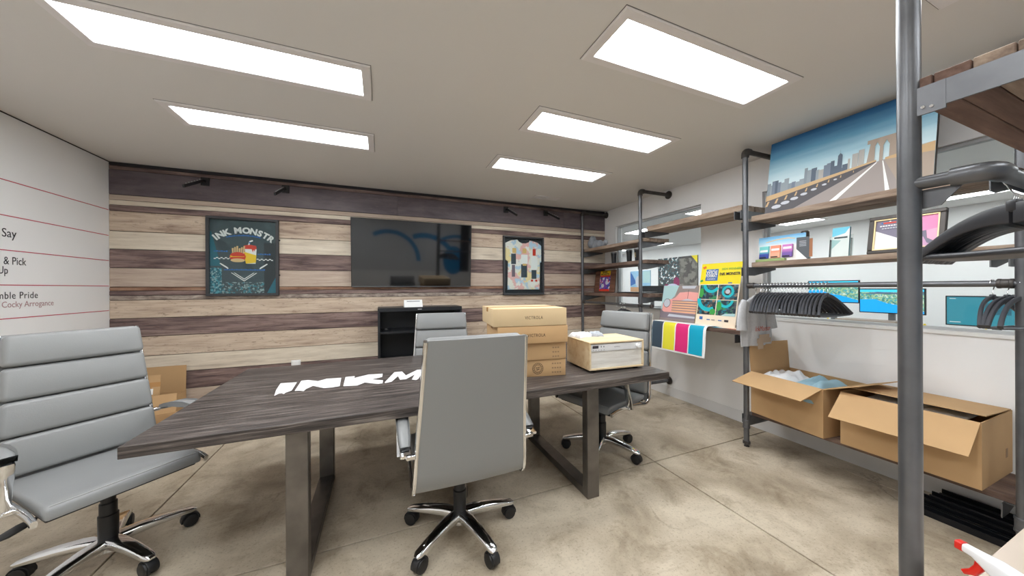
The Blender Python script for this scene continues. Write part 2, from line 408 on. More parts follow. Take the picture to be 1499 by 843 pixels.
# ================================================================ ceiling lights
DIFF = mat('light_diffuser', (248, 252, 255), .5, emit=LAMP)
DIFF2 = mat('office_diffuser', (248, 252, 255), .5, emit=LAMP * 1.15)
TRIM = mat('light_trim', (232, 228, 227), .5)
def troffer(x0, y0, label):
    w_, d_ = 1.305, .352
    t = thing('ceiling_light', label, 'ceiling light', (x0 + w_ / 2, y0 + d_ / 2, ZC), 0, 'recessed ceiling lights')
    b = .052; h = .010
    bm = B()
    o = [(-w_ / 2, -d_ / 2), (w_ / 2, -d_ / 2), (w_ / 2, d_ / 2), (-w_ / 2, d_ / 2)]
    def ring(ins, z): return [bm.verts.new((x - math.copysign(ins, x), y - math.copysign(ins, y), z)) for x, y in o]
    R = [ring(0, 0), ring(.001, -h * .6), ring(.006, -h), ring(b - .004, -h), ring(b, -h * .4), ring(b, -.001)]
    for A, C in zip(R, R[1:]):
        for k in range(4): bm.faces.new((A[k], A[(k + 1) % 4], C[(k + 1) % 4], C[k]))
    bmesh.ops.recalc_face_normals(bm, faces=bm.faces)
    obj('trim_frame', bm, TRIM, t)
    obj('diffuser', bx(-w_ / 2 + b, w_ / 2 - b, -d_ / 2 + b, d_ / 2 - b, -.0045, -.0005), DIFF, t)
    # thin dark gap round the housing
    bm = B(); g = .003
    for a in ((-w_ / 2 - g, w_ / 2 + g, -d_ / 2 - g, -d_ / 2), (-w_ / 2 - g, w_ / 2 + g, d_ / 2, d_ / 2 + g), (-w_ / 2 - g, -w_ / 2, -d_ / 2, d_ / 2), (w_ / 2, w_ / 2 + g, -d_ / 2, d_ / 2)):
        add_box(bm, a[0], a[1], a[2], a[3], -.0015, 0)
    obj('gasket', bm, mat('gasket_grey', (120, 116, 113), .7), t)
    return t
troffer(-1.357, 1.937, 'long bright ceiling light nearest the camera on the left')
troffer(-1.357, 2.787, 'left ceiling light closest to the plank wall')
troffer(.995, 1.110, 'largest ceiling light at the right above the table end')
troffer(.995, 1.945, 'middle one of the three right-hand ceiling lights')
troffer(.995, 2.795, 'right-hand ceiling light nearest the plank wall and vent')
for x0, y0 in ((-1.357, 1.095), (-1.357, .25), (.995, .26), (-1.357, -.9), (.995, -.9)):
    troffer(x0, y0, 'recessed ceiling light behind the camera')

v = thing('air_vent', 'small rectangular air vent in the ceiling near the plank wall', 'vent', (2.09, 3.90, ZC))
bm = B()
for a in ((-.19, .19, -.065, -.05), (-.19, .19, .05, .065), (-.19, -.175, -.05, .05), (.175, .19, -.05, .05), (-.006, .006, -.05, .05)): add_box(bm, a[0], a[1], a[2], a[3], -.008, 0)
obj('vent_frame', bm, TRIM, v)
obj('duct_opening', bx(-.175, .175, -.05, .05, -.001, -.0002), mat('duct_dark', (70, 64, 56), .8), v)
for k in range(5):
    y = -.04 + .02 * k
    obj('slat', bx(.008, .174, y - .008, y + .006, -.006, -.004), TRIM, v)
    obj('slat', bx(-.174, -.008, y - .002, y + .001, -.007, -.002), TRIM, v)

# ================================================================ left wall: printed red rules and lettering
RED = mat('red_line', (190, 40, 72), .5); ROSE = mat('rose_ink', (178, 138, 140), .6)
mt = frame((XL, 0, 0), (0, 1, 0), (0, 0, 1))
wg = thing('wall_lettering', 'red rules and dark lettering on the white left wall', 'wall lettering', mtx=mt)
for z in (2.135, 1.890, 1.650, 1.408, 1.174):
    obj('red_rule', bx(YF, YB - .015, z - .003, z + .003, 0, .0012), RED, wg)
text('Say', .085, INKBLACK, wg, 3.355, 1.742, .001, width=.095)
text('& Pick', .078, INKBLACK, wg, 3.365, 1.552, .001, width=.152)
text('Up', .075, INKBLACK, wg, 3.330, 1.486, .001, width=.062)
text('Humble Pride', .07, INKBLACK, wg, 3.245, 1.312, .001, width=.356, spacing=1.1)
text('Cocky Arrogance', .060, ROSE, wg, 3.352, 1.252, .001, width=.375)

# ================================================================ the office beyond the windows
XO, YO0, YO1 = 8.3, -3.0, 9.6
struct('floor_office', bx(XW + TH, XO, YO0, YO1, -.12, 0), mat('office_carpet', (120, 118, 116), .9))
struct('ceiling_office', bx(XW, XO + .1, YO0, YO1, ZC, ZC + .1), mat('ceiling_office_paint', (240, 239, 237), .7))
struct('wall_office_far', bx(XO, XO + .1, YO0, YO1, 0, ZC), WALLM)
struct('wall_office_left', bx(XW, XO + .1, YO1, YO1 + .1, 0, ZC), WALLM)
struct('wall_office_right', bx(XW, XO + .1, YO0 - .1, YO0, 0, ZC), WALLM)
struct('wall_office_near', bx(XW + .0, XW + TH, YB + .12, YO1, 0, ZC), WALLM)
struct('wall_office_rear', bx(XW + .0, XW + TH, YO0, YF - .12, 0, ZC), WALLM)
for k, (x, y, lb) in enumerate(((5.4, 5.5, 'square office light seen through the far window'), (7.2, 3.6, 'square office light seen above the display card'), (7.2, 1.7, 'square office light seen beside the near pole'),
                    (7.2, 6.9, 'square office light deepest in the next room'), (5.0, 1.8, 'square office light just beyond the near window'), (5.0, 3.6, 'square office light over the middle desks'), (5.4, -.5, 'square office light right of the window view'), (5.4, 7.6, 'added square fill light far left beyond the posters'), (7.2, 8.7, 'added square fill light in front of the blue poster'))):  # last two panels are added to brighten the far left of the office
    t = thing('office_light', lb, 'ceiling light', (x, y, ZC), 0, 'office ceiling lights')
    obj('diffuser', bx(-.3, .3, -.3, .3, -.006, -.001), DIFF2, t)
    bm = B()
    for a in ((-.33, .33, -.33, -.3), (-.33, .33, .3, .33), (-.33, -.3, -.3, .3), (.3, .33, -.3, .3)): add_box(bm, a[0], a[1], a[2], a[3], -.01, 0)
    obj('trim_frame', bm, TRIM, t)

# ================================================================ conference table
TW = wood('table_wood', [(.25, (34, 30, 29)), (.42, (56, 50, 48)), (.56, (84, 76, 72)), (.74, (134, 126, 120))], scale=(2.0, 38, 38), rough=.42, spec=.45, bump=.35, fine=2.2)
TZ = .765; TX0, TX1, TY0, TY1 = -.945, 1.905, 1.715, 3.02
tb = thing('conference_table', 'dark wood conference table with steel loop legs', 'table', ((TX0 + TX1) / 2, (TY0 + TY1) / 2, 0))
hw, hd = (TX1 - TX0) / 2, (TY1 - TY0) / 2
obj('tabletop', bx(-hw, hw, -hd, hd, TZ - .048, TZ, .003, 2), TW, tb)
for cx in (-.365 - (TX0 + TX1) / 2, 1.272 - (TX0 + TX1) / 2):
    lg = B(); y0, y1, t, wd = -hd + .03, .285, .06, .045
    cyt = (TY0 + TY1) / 2
    y0 = 1.745 - cyt; y1 = 2.66 - cyt
    add_box(lg, cx - wd, cx + wd, y0, y0 + t, 0, TZ - .048, .003, 1)
    add_box(lg, cx - wd, cx + wd, y1 - t, y1, 0, TZ - .048, .003, 1)
    add_box(lg, cx - wd, cx + wd, y0 + t, y1 - t, 0, .05, .003, 1)
    add_box(lg, cx - wd, cx + wd, y0 + t, y1 - t, TZ - .056, TZ - .048)
    obj('loop_leg', lg, LEGM, tb)
# white dripping letters painted on the top
TWH = mat('table_white_paint', (238, 238, 238), .5)
cxT, cyT = (TX0 + TX1) / 2, (TY0 + TY1) / 2
def on_table(u, v):      # a point of the photograph carried onto the table plane
    ub, vb = (u - 749.5) / 471.45, -(v - 421.5) / 471.45
    d = fw + rt2 * ub + up2 * vb
    s = (TZ - CAM_H) / d.z
    return (d.x * s - cxT, d.y * s - cyT)
GL = {'letter_i': [(75, 490), (85, 460), (108, 425), (192, 420), (165, 462), (133, 474), (124, 481), (115, 476), (100, 478)],
      'letter_n': [(180, 465), (215, 412), (250, 408), (300, 414), (345, 402), (420, 397), (412, 440), (370, 447), (330, 450), (275, 438), (238, 455), (226, 466), (205, 463)],
      'letter_k': [(430, 440), (442, 393), (490, 388), (487, 398), (560, 380), (633, 376), (630, 393), (578, 405), (635, 410), (632, 425), (612, 428), (590, 427), (542, 421), (500, 437)]}
for n, q in GL.items():
    pl = [on_table(380 + x / 3.5125, 440 + y / 3.5125) for x, y in q]
    flat(n, [(TWH, pl)], tb, TZ, .0006)
# the remaining letters run on behind the chair and the cartons
def block(n, polys, x, y, sx, sy, sh=.32):
    for poly in polys:
        flat(n, [(TWH, [(x + (px + sh * py) * sx - cxT, y + py * sy - cyT) for px, py in poly])], tb, TZ, .0006)
y_, h_ = 2.235, .245
block('letter_m', [[(0, 0), (.05, -.08), (.2, 0), (.25, .5), (.42, .1), (.6, .1), (.78, .5), (.8, 0), (.95, -.1), (1, 0), (1, 1), (.75, 1), (.5, .5), (.25, 1), (0, 1)]], .015, y_, .21, h_)
block('letter_o', [arcband(.5, .5, .2, .5, 0, 359.9, 20)], .265, y_, .16, h_)
block('letter_n', [[(0, 0), (.25, 0), (.28, .5), (.7, 0), (1, 0), (1, 1), (.75, 1), (.72, .5), (.3, 1), (0, 1)]], .455, y_, .17, h_)
block('letter_s', [[(0, 0), (.9, 0), (1, .15), (1, .5), (.9, .6), (.35, .65), (.35, .75), (1, .75), (1, 1), (.1, 1), (0, .85), (0, .5), (.1, .4), (.65, .35), (.65, .25), (0, .25)]], .655, y_, .13, h_)
block('letter_t', [[(.35, 0), (.65, 0), (.65, .75), (1, .75), (1, 1), (0, 1), (0, .75), (.35, .75)]], .815, y_, .12, h_)
block('letter_r', [[(0, 0), (.28, 0), (.28, .3), (.45, .3), (.7, 0), (1, 0), (.72, .35), (1, .5), (1, .85), (.85, 1), (0, 1)]], .965, y_, .14, h_)

# ================================================================ office chairs (local forward = +Y)
PATH = [(.268, .440), (.20, .452), (.05, .450), (-.12, .436), (-.205, .420), (-.252, .432), (-.278, .475), (-.292, .56), (-.312, .70), (-.338, .85), (-.368, 1.0), (-.398, 1.145)]
def hwid(z): return .272 if z < .45 else .272 - .042 * (z - .45) / .7
def back_y(z):
    pts = [(y, z_) for y, z_ in PATH[5:]]
    for (ya, za), (yb, zb) in zip(pts, pts[1:]):
        if za <= z <= zb: return ya + (yb - ya) * (z - za) / (zb - za)
    return pts[-1][0] + (z - pts[-1][1]) * -.2
def make_chair():
    t = thing('office_chair', 'x', 'chair')
    # seat cushion
    prof = [(-.235, .448), (-.24, .478), (-.1, .478), (.1, .492), (.215, .4925), (.252, .486), (.270, .468), (.272, .436), (.2, .438), (.05, .437), (-.1, .430)]
    bm = B(); vs = add_prism(bm, prof, 'x', -.252, .252)
    cap = [e for e in bm.edges if abs(e.verts[0].co.x - e.verts[1].co.x) < 1e-6]
    bmesh.ops.bevel(bm, geom=cap, offset=.014, segments=3, profile=.5, affect='EDGES')
    obj('seat', bm, LEATHER, t, 50)
    bm = B(); add_tube(bm, [(-.243, .250, .481), (-.23, .2535, .4855), (.23, .2535, .4855), (.243, .250, .481)], .0018, 6)
    obj('piping', bm, mat('leather_piping', (168, 168, 166), .4), t, 60)
    obj('seat_underside', bx(-.24, .24, -.2, .24, .415, .432, .006, 2), BLACKP, t)
    # chrome side frames
    for s in (-1, 1):
        bm = B()
        fine = []
        for i in range(len(PATH) - 1):
            p0 = PATH[max(i - 1, 0)]; p1 = PATH[i]; p2 = PATH[i + 1]; p3 = PATH[min(i + 2, len(PATH) - 1)]
            for k in range(3):
                u = k / 3.0
                fine.append(tuple(.5 * (2 * p1[c] + (p2[c] - p0[c]) * u + (2 * p0[c] - 5 * p1[c] + 4 * p2[c] - p3[c]) * u * u + (3 * p1[c] - p0[c] - 3 * p2[c] + p3[c]) * u ** 3) for c in (0, 1)))
        fine.append(PATH[-1])
        add_sweep(bm, [(s * hwid(z), y, z) for y, z in fine], rrect(.009, .017, .006, 2), up=(1, 0, 0)) if False else None
        for sec in ([rrect(.016, .009, .006, 2)],):
            add_sweep(bm, [(s * hwid(z), y, z) for y, z in fine], sec[0], up=(1, 0, 0))
        obj('side_frame', bm, CHROME, t, 40)
    # rear panel between the frames
    bm = B(); zs = [.432, .45, .475, .52, .56, .63, .70, .78, .85, .93, 1.0, 1.07, 1.125, 1.148]
    rows = []
    for z in zs:
        hh = hwid(z) - .006; y = back_y(z) if z > .44 else -.252
        row = []
        for k in range(9):
            f = -1 + 2 * k / 8.0
            row.append((hh * f, y - .012 - .010 * (1 - f * f), z))
        rows.append(row)
    F = [[bm.verts.new(p) for p in r] for r in rows]; R = [[bm.verts.new((p[0], p[1] + .02 + .010 * (1 - (p[0] / (hwid(p[2]) - .006)) ** 2), p[2])) for p in r] for r in rows]
    for G, rev in ((F, False), (R, True)):
        for a, b in zip(G, G[1:]):
            for k in range(8):
                q = (a[k], a[k + 1], b[k + 1], b[k]); bm.faces.new(q[::-1] if rev else q)
    for k in range(8): bm.faces.new((F[0][k + 1], F[0][k], R[0][k], R[0][k + 1])); bm.faces.new((F[-1][k], F[-1][k + 1], R[-1][k + 1], R[-1][k]))
    for a, b, c, d in zip(F, F[1:], R, R[1:]):
        bm.faces.new((a[0], b[0], d[0], c[0])); bm.faces.new((b[8], a[8], c[8], d[8]))
    bmesh.ops.recalc_face_normals(bm, faces=bm.faces)
    obj('back_panel', bm, LEATHER, t, 50)
    # four padded segments
    edges = [.488, .668, .836, .996, 1.152]
    for i in range(4):
        z0, z1 = edges[i] + .0025, edges[i + 1] - .0025; zc = (z0 + z1) / 2
        y0, y1 = back_y(z0), back_y(z1); ang = math.atan2(y0 - y1, z1 - z0)
        th = .058 if i == 3 else .046
        hw_ = hwid(zc) - .002; L_ = math.hypot(z1 - z0, y1 - y0)
        bm = B(); add_box(bm, -hw_, hw_, -th / 2, th / 2, -L_ / 2, L_ / 2)
        bmesh.ops.bevel(bm, geom=[e for e in bm.edges if abs(e.verts[0].co.y - e.verts[1].co.y) > .01], offset=.024, segments=4, profile=.5, affect='EDGES')
        bmesh.ops.bevel(bm, geom=[e for e in bm.edges if abs(e.verts[0].co.y - e.verts[1].co.y) < 1e-5], offset=.018, segments=4, profile=.5, affect='EDGES')
        bmesh.ops.subdivide_edges(bm, edges=[e for e in bm.edges if abs(e.verts[0].co.x - e.verts[1].co.x) > .2], cuts=7, use_grid_fill=True)
        tp = (hwid(z1) - hwid(z0)) / (z1 - z0)
        for v_ in bm.verts:
            v_.co.x *= 1 + tp * v_.co.z / hw_
            if v_.co.y > 0: v_.co.y += .008 * (1 - (v_.co.x / hw_) ** 4) * (1 - (2 * v_.co.z / L_) ** 2)
        bmesh.ops.transform(bm, matrix=Matrix.Translation((0, (y0 + y1) / 2 + .014 + th / 2, zc)) @ Matrix.Rotation(ang, 4, 'X'), verts=bm.verts)
        obj('back_cushion', bm, LEATHER, t, 60)
    # arms
    for s in (-1, 1):
        x = s * .308
        arm = [(-.308, .628), (-.25, .640), (-.12, .672), (.02, .686), (.105, .683), (.135, .665), (.128, .63), (.105, .56), (.075, .47), (.07, .452)]
        bm = B(); add_sweep(bm, [(x, y, z) for y, z in arm], rrect(.007, .023, .004, 2), up=(1, 0, 0))
        add_box(bm, min(x, s * .265), max(x, s * .265), -.322, -.298, .616, .636, .003, 1)
        add_box(bm, min(x, s * .262), max(x, s * .262), .055, .085, .440, .460, .003, 1)
        a = obj('arm_frame', bm, CHROME, t, 40)
        bm = B(); pad = [(-.27, .648), (-.2, .668), (-.1, .690), (.02, .703), (.10, .700), (.142, .688)]
        sc = [rrect(w_, h_, h_ * .8, 3) for w_, h_ in ((.008, .022), (.011, .028), (.012, .031), (.012, .032), (.012, .032), (.008, .027))]
        add_sweep(bm, [(x, y, z) for y, z in pad], sc, up=(1, 0, 0))
        obj('arm_pad', bm, LEATHER, a, 60)
    # mechanism, lift column, lever
    obj('tilt_mechanism', bx(-.09, .09, -.11, .12, .375, .418, .008, 2), BLACKP, t)
    bm = B(); add_lathe(bm, [(.034, .075), (.036, .24), (.031, .245), (.031, .30), (.026, .305), (.026, .385)], 20)
    obj('lift_column', bm, BLACKP, t, 40)
    bm = B(); add_tube(bm, [(.08, .03, .395), (.19, .05, .385), (.235, .06, .378)], .006, 8)
    add_sweep(bm, [(.225, .058, .38), (.26, .068, .372), (.30, .078, .362), (.325, .084, .355)], [rrect(.012, .004, .003, 2), rrect(.026, .006, .004, 2), rrect(.024, .006, .004, 2), rrect(.008, .003, .002, 2)])
    obj('lever', bm, BLACKP, t, 40)
    # five star base
    bm = B(); add_lathe(bm, [(.03, .062), (.05, .068), (.052, .10), (.046, .125), (.036, .13)], 20)
    hub = obj('base_hub', bm, CHROME, t, 40)
    for k in range(5):
        bm = B()
        add_sweep(bm, [(.03, 0, .106), (.10, 0, .110), (.18, 0, .105), (.25, 0, .096), (.308, 0, .086), (.324, 0, .081)],
                  [rrect(.033, .024, .014, 3), rrect(.032, .022, .014, 3), rrect(.029, .019, .013, 3), rrect(.026, .016, .011, 3), rrect(.023, .013, .010, 3), rrect(.013, .008, .006, 3)])
        a = obj('base_arm', bm, CHROME, t, 40)
        bm = B()
        add_lathe(bm, [(.006, .04), (.006, .07)], 8, Matrix.Translation((.305, 0, 0)))
        for s in (-1, 1):
            M_ = Matrix.Translation((.298, s * .0165, .0345)) @ Matrix.Rotation(PI / 2, 4, 'X')
            add_lathe(bm, [(.022, -.0115), (.032, -.0095), (.0343, -.005), (.0343, .005), (.032, .0095), (.022, .0115)], 18, M_)
        hood = [(.298 + .0375 * math.cos(math.radians(q)), 0, .036 + .0375 * math.sin(math.radians(q))) for q in range(-10, 191, 20)]
        add_sweep(bm, hood, rrect(.007, .003, .002, 2), up=(0, 1, 0)) if False else add_sweep(bm, hood, rrect(.003, .020, .002, 2), up=(0, 1, 0))
        c = obj('caster', bm, BLACKP, a, 40)
    return t
def place_chair(t, label, x, y, ang, phase, dz=0.0):
    """ang: heading of the seat front, phase: heading of one base arm (world degrees)"""
    t['label'] = label; t['group'] = 'grey office chairs'
    t.location = (x, y, 0); t.rotation_euler = (0, 0, math.radians(ang - 90))
    k = 0
    for c in t.children:
        n = c.name.split('.')[0]
        if n == 'base_arm':
            c.rotation_euler = (0, 0, math.radians(phase + 72 * k - (ang - 90))); k += 1
        elif n not in ('base_hub',): c.location.z = dz
proto = make_chair()
chs = [proto] + [copy_tree(proto) for _ in range(3)]
place_chair(chs[0], 'grey leather office chair on the far left, its seat front turned to the camera', -1.285, 2.275, -44, -37)
place_chair(chs[1], 'grey leather office chair seen from behind at the near table edge', .402, 1.795, 90, 1)
place_chair(chs[2], 'grey leather office chair across the table in front of the black cabinet', .50, 2.80, -96, 20, -.02)
place_chair(chs[3], 'grey leather office chair at the right end of the table by the shelves', 1.715, 2.235, -163, 5)

# ================================================================ things on the back wall
tv = thing('television', 'large black flat television on the plank wall', 'television', mtx=frame((.390, YB - .075, 1.80), (1, 0, 0), (0, -.085, 1)))
obj('body', bx(-.724, .724, -.409, .409, -.02, .018, .004, 2), mat('tv_bezel', (16, 16, 18), .35), tv)
obj('screen', bx(-.718, .718, -.396, .403, .018, .0195), mat('tv_screen', (10, 10, 12), .06, spec=.9, coat=.25), tv)
obj('chin', bx(-.718, .718, -.409, -.399, .018, .021), mat('tv_chin', (120, 122, 126), .3, .8), tv)
obj('logo_badge', bx(.028, .062, -.414, -.402, .017, .0225), mat('tv_chin', (120, 122, 126)), tv)
obj('wall_mount', bx(-.2, .2, -.15, .15, -.045, -.02), BLACKP, tv)

def shadow_frame(label, x0, x1, z0, z1, fm):
    t = thing('picture_frame', label, 'picture frame', mtx=frame(((x0 + x1) / 2, YB - .0145, (z0 + z1) / 2), (1, 0, 0), (0, 0, 1)))
    w_, h_ = (x1 - x0) / 2, (z1 - z0) / 2; b = .026
    bm = B()
    for a in ((-w_, w_, h_ - b, h_), (-w_, w_, -h_, -h_ + b), (-w_, -w_ + b, -h_ + b, h_ - b), (w_ - b, w_, -h_ + b, h_ - b)): add_box(bm, a[0], a[1], a[2], a[3], 0, .04, .003, 1)
    obj('frame', bm, fm, t)
    for z in (.19, -.19):
        bm = B(); add_lathe(bm, [(.008, 0), (.008, .012)], 10, Matrix.Translation((w_, z * h_ / .41, .02)) @ Matrix.Rotation(PI / 2, 4, 'Y')); obj('latch', bm, BLACKP, t)
    return t, w_ - b, h_ - b
FRB = mat('frame_charcoal', (56, 57, 60), .5)
p1, a, b = shadow_frame('charcoal frame holding a dark teal poster of a drink cup and fries', -1.678, -1.052, 1.302, 2.132, FRB)
obj('poster', bx(-a, a, -b, b, .004, .008), splatter_mat('poster_teal_ground', (58, 76, 82), [(44, 62, 68), (66, 86, 92)], 7, .35), p1, label='dark teal printed poster')
TEAL = mat('poster_teal', (14, 104, 122), .5); PWH = mat('print_white', (238, 238, 236), .5); PBL = mat('print_blue', (36, 110, 190), .5)
PRD = mat('print_red', (214, 58, 36), .5); PYE = mat('print_yellow', (240, 200, 30), .5); PTN = mat('print_tan', (226, 192, 140), .5); PDK = mat('print_dark', (34, 44, 50), .5)
SPL = splatter_mat('poster_fleck', (58, 76, 82), [(60, 130, 144), (150, 172, 174)], 60, .35, .56); SPT = splatter_mat('poster_fleck_teal', (20, 96, 112), [(80, 160, 176), (160, 190, 194)], 60, .35, .56)
it = [(TEAL, [(-a, -.1), (-a + .09, -.1), (-a + .01, .26), (-a, .26)]), (SPT, rect(-a, -a + .095, -b, -.12)), (SPL, rect(-a + .095, a, -b, -.27)),
      (PDK, rect(.175, a, -b, .16)), (TEAL, [(.2, -b), (a, -b), (a, -.2)])]
for k in range(14):                                       # checker band
    x = -.258 + .0185 * k
    if abs(x + .01) < .09: continue
for sx in (-1, 1):
    for k in range(8):
        x = sx * (.118 + .0185 * k); yb_ = -.028 if sx < 0 else -.036
        it.append((PWH, rect(x - .009, x + .009, yb_ + (0 if k % 2 else .010), yb_ + (.010 if k % 2 else .020))))
for sx in (-1, 1):
    it.append((PWH, [(sx * .21, -.075), (sx * .20, -.068), (sx * .14, -.112), (sx * .15, -.12)])); it.append((PWH, [(sx * .195, -.088), (sx * .187, -.082), (sx * .132, -.122), (sx * .14, -.13)]))
    it.append((PWH, [(sx * .115, -.17), (sx * .105, -.17), (0, -.252), (0, -.262)])); it.append((PWH, [(sx * .09, -.17), (sx * .08, -.17), (0, -.232), (0, -.242)]))
for x0, x1, y0 in ((-.15, .165, .222), (-.255, -.12, .048), (.12, .255, .026), (-.17, .20, -.145)):
    n = int((x1 - x0) / .02)
    for k in range(n): 
        dy = -.9 * (x0 + k * .02) ** 2 if y0 > .1 else 0
        it.append((PBL, rect(x0 + k * .02, x0 + k * .02 + .0155, y0 + dy, y0 + dy + .011 + .004 * (k % 2))))
# drink cup and fries (plain food drawing)
it += [(PWH, [(.018, -.072), (.102, -.072), (.112, .09), (.008, .09)]), (PYE, [(.018, -.072), (.104, -.06), (.109, .02), (.0, .055), (.01, -.03)]), (PRD, [(-.008, .085), (.112, .085), (.108, .122), (.05, .132), (.0, .122)]),
       (PRD, [(.06, .09), (.10, .09), (.095, .06), (.085, .08), (.078, .05), (.07, .08)]), (PWH, [(.035, .13), (.05, .13), (.058, .16), (.082, .172), (.076, .184), (.048, .172)]), (PBL, [(.043, .148), (.055, .145), (.058, .16), (.048, .165)])]
for k in range(6): it.append((PTN, [(-.1 + .018 * k, .03), (-.088 + .018 * k, .03), (-.088 + .02 * k, .09 + .012 * (k % 3)), (-.103 + .02 * k, .09 + .012 * (k % 3))]))
it += [(PRD, disc(-.052, .0, .07, .05)), (PYE, [(-.118, .01), (.0, .012), (.006, .0), (-.115, -.006)]), (PTN, disc(-.052, -.038, .062, .02)), (PRD, [(-.11, .035), (.012, .035), (-.0, .004), (-.1, .004)])]
flat('print', it, p1, .008, .00012)
s = 'INK MONSTR'
R_ = .36; cy0 = .255 - R_
wid = {'I': .035, ' ': .03, 'M': .072, 'N': .058, 'K': .055, 'O': .062, 'S': .052, 'T': .05, 'R': .054}
tot = sum(wid[c] for c in s); cur = -tot / 2
for c in s:
    xm = cur + wid[c] / 2; cur += wid[c]
    if c == ' ': continue
    an = xm / R_
    text(c, .086, PWH, p1, R_ * math.sin(an), cy0 + R_ * math.cos(an), .0106, -an, 'CENTER', bold=.0042, name='letter')
obj('glazing', bx(-a, a, -b, b, .028, .030), MATS['window_glass'], p1)

p2, a, b = shadow_frame('charcoal frame holding a pastel printed t-shirt', 1.593, 2.236, 1.270, 2.114, FRB)
obj('backing', bx(-a, a, -b, b, .003, .006), mat('frame_backing', (30, 34, 40), .6), p2)
sh = [(-.255, -.345), (.255, -.345), (.262, .05), (.285, .06), (.285, .30), (.22, .345), (.10, .372), (.085, .345), (.03, .325), (-.03, .325), (-.075, .345), (-.10, .375), (-.2, .36), (-.285, .32), (-.285, .08), (-.245, .06)]
bm = B(); vs = add_prism(bm, sh, 'z', .008, .020); bmesh.ops.bevel(bm, geom=[e for e in bm.edges if abs(e.verts[0].co.z - e.verts[1].co.z) < 1e-6 and e.verts[0].co.z > .015], offset=.006, segments=2, affect='EDGES')
obj('folded_shirt', bm, splatter_mat('shirt_pastel', (238, 232, 222), [(244, 222, 168), (236, 186, 182), (190, 212, 230), (240, 236, 230)], 5.5, .8, .54), p2, 40, label='cream t-shirt with pastel blotches')
SLATE = mat('shirt_slate', (62, 74, 84), .8); SRED = mat('shirt_red', (206, 62, 44), .8); STN = mat('shirt_tan', (222, 186, 120), .8); SPK = mat('shirt_mauve', (120, 104, 116), .8)
# plain colour panels standing in for the printed figures
it = [(SLATE, rect(-.20, -.125, .02, .17)), (SPK, rect(-.19, -.14, -.16, .01)), (STN, rect(-.18, -.12, .18, .25)),
      (PWH, rect(-.045, .06, .03, .16)), (SLATE, rect(-.045, .05, -.17, .02)), (STN, rect(-.02, .04, .0, .03)), (STN, rect(-.02, .04, .18, .25)),
      (PWH, rect(.115, .22, -.05, .14)), (SLATE, rect(.12, .20, -.19, -.06)), (SRED, rect(.14, .19, .15, .25)), (SRED, rect(.11, .145, -.23, -.2)), (SRED, rect(.18, .215, -.23, -.2))]
flat('print', it, p2, .0202, .0001)
obj('glazing', bx(-a, a, -b, b, .030, .032), MATS['window_glass'], p2)

# waterfall display arms
for k, (x, lb) in enumerate(((-1.690, 'black display arm nearest the white wall, high on the planks'), (-.990, 'black display arm above the right edge of the teal poster'), (1.646, 'black display arm above the framed t-shirt'), (2.283, 'black display arm nearest the pipe shelving'))):
    t = thing('waterfall_hook', lb, 'wall hook', (x, YB - .0145, 2.49), 0, 'waterfall display arms')
    obj('mount_plate', bx(-.035, .035, -.012, 0, -.045, .04, .003, 1), BLACKP, t)
    bm = B(); add_sweep(bm, [(0, -.01, .0), (0, -.07, -.015), (0, -.40, -.165)], rrect(.008, .014, .003, 2)); obj('arm', bm, BLACKP, t, 40)
    for q in range(6):
        f = .12 + .15 * q; bm = B(); add_lathe(bm, [(.005, 0), (.005, .012), (.003, .014)], 8, Matrix.Translation((0, -.07 - .33 * f, -.005 - .15 * f)))
        obj('peg', bm, mat('peg_grey', (150, 150, 150), .4), t)

# wall outlet
t = thing('wall_outlet', 'white outlet plate low on the plank wall beyond the table', 'outlet', mtx=frame((-.90, YB - .0145, .51), (1, 0, 0), (0, 0, 1)))
obj('plate', bx(-.045, .045, -.06, .06, 0, .008, .003, 2), WHITE, t); obj('cover_box', bx(-.035, .035, .0, .05, .008, .03, .005, 2), WHITE, t)

# black cabinet
cb = thing('media_cabinet', 'black open-front cabinet under the television', 'cabinet', (.435, 4.09, 0))
CBM = mat('cabinet_black', (26, 28, 32), .4)
x0, x1, y0, y1, zt = -.478, .478, -.19, .19, 1.15
obj('side_panel', bx(x0, x0 + .025, y0, y1, 0, zt - .045, .002, 1), CBM, cb); obj('side_panel', bx(x1 - .025, x1, y0, y1, 0, zt - .045, .002, 1), CBM, cb)
obj('top', bx(x0, x1, y0, y1, zt - .045, zt, .003, 1), CBM, cb); obj('back_panel', bx(x0 + .025, x1 - .025, y1 - .01, y1, .0, zt - .045), CBM, cb)
obj('shelf', bx(x0 + .025, x1 - .025, y0 + .02, y1 - .01, .855, .88), CBM, cb); obj('shelf', bx(x0 + .025, x1 - .025, y0 + .02, y1 - .01, .50, .525), CBM, cb); obj('base', bx(x0 + .025, x1 - .025, y0 + .02, y1 - .01, .03, .06), CBM, cb)
bm = B(); add_box(bm, -.045, -.0, y0 - .0012, y0, zt - .026, zt - .018); obj('badge', bm, mat('badge_silver', (190, 190, 192), .4), cb)
bm = B()
pts = [(-.39 + .045 * math.cos(k * .8) * (1 - k / 40), -.08 + .03 * math.sin(k * .8), .884 + .0012 * k) for k in range(26)]
add_tube(bm, pts, .004, 6); o = obj('cable_coil', bm, BLACKP, None, 60); o.location = (.435, 4.09, 0); tag(o, 'small black cable coil on the cabinet shelf', 'cable')
bm = B(); vs = add_prism(bm, [(-.05, 0), (-.02, .085), (-.015, .085), (.012, .0), (.009, 0), (-.0175, .080), (-.047, 0)], 'x', -.105, .105)
t = thing('paper_tent', 'small folded white paper sign standing on the black cabinet', 'sign', (.345, 4.02, 1.15), .12)
obj('card', bm, PAPER, t)
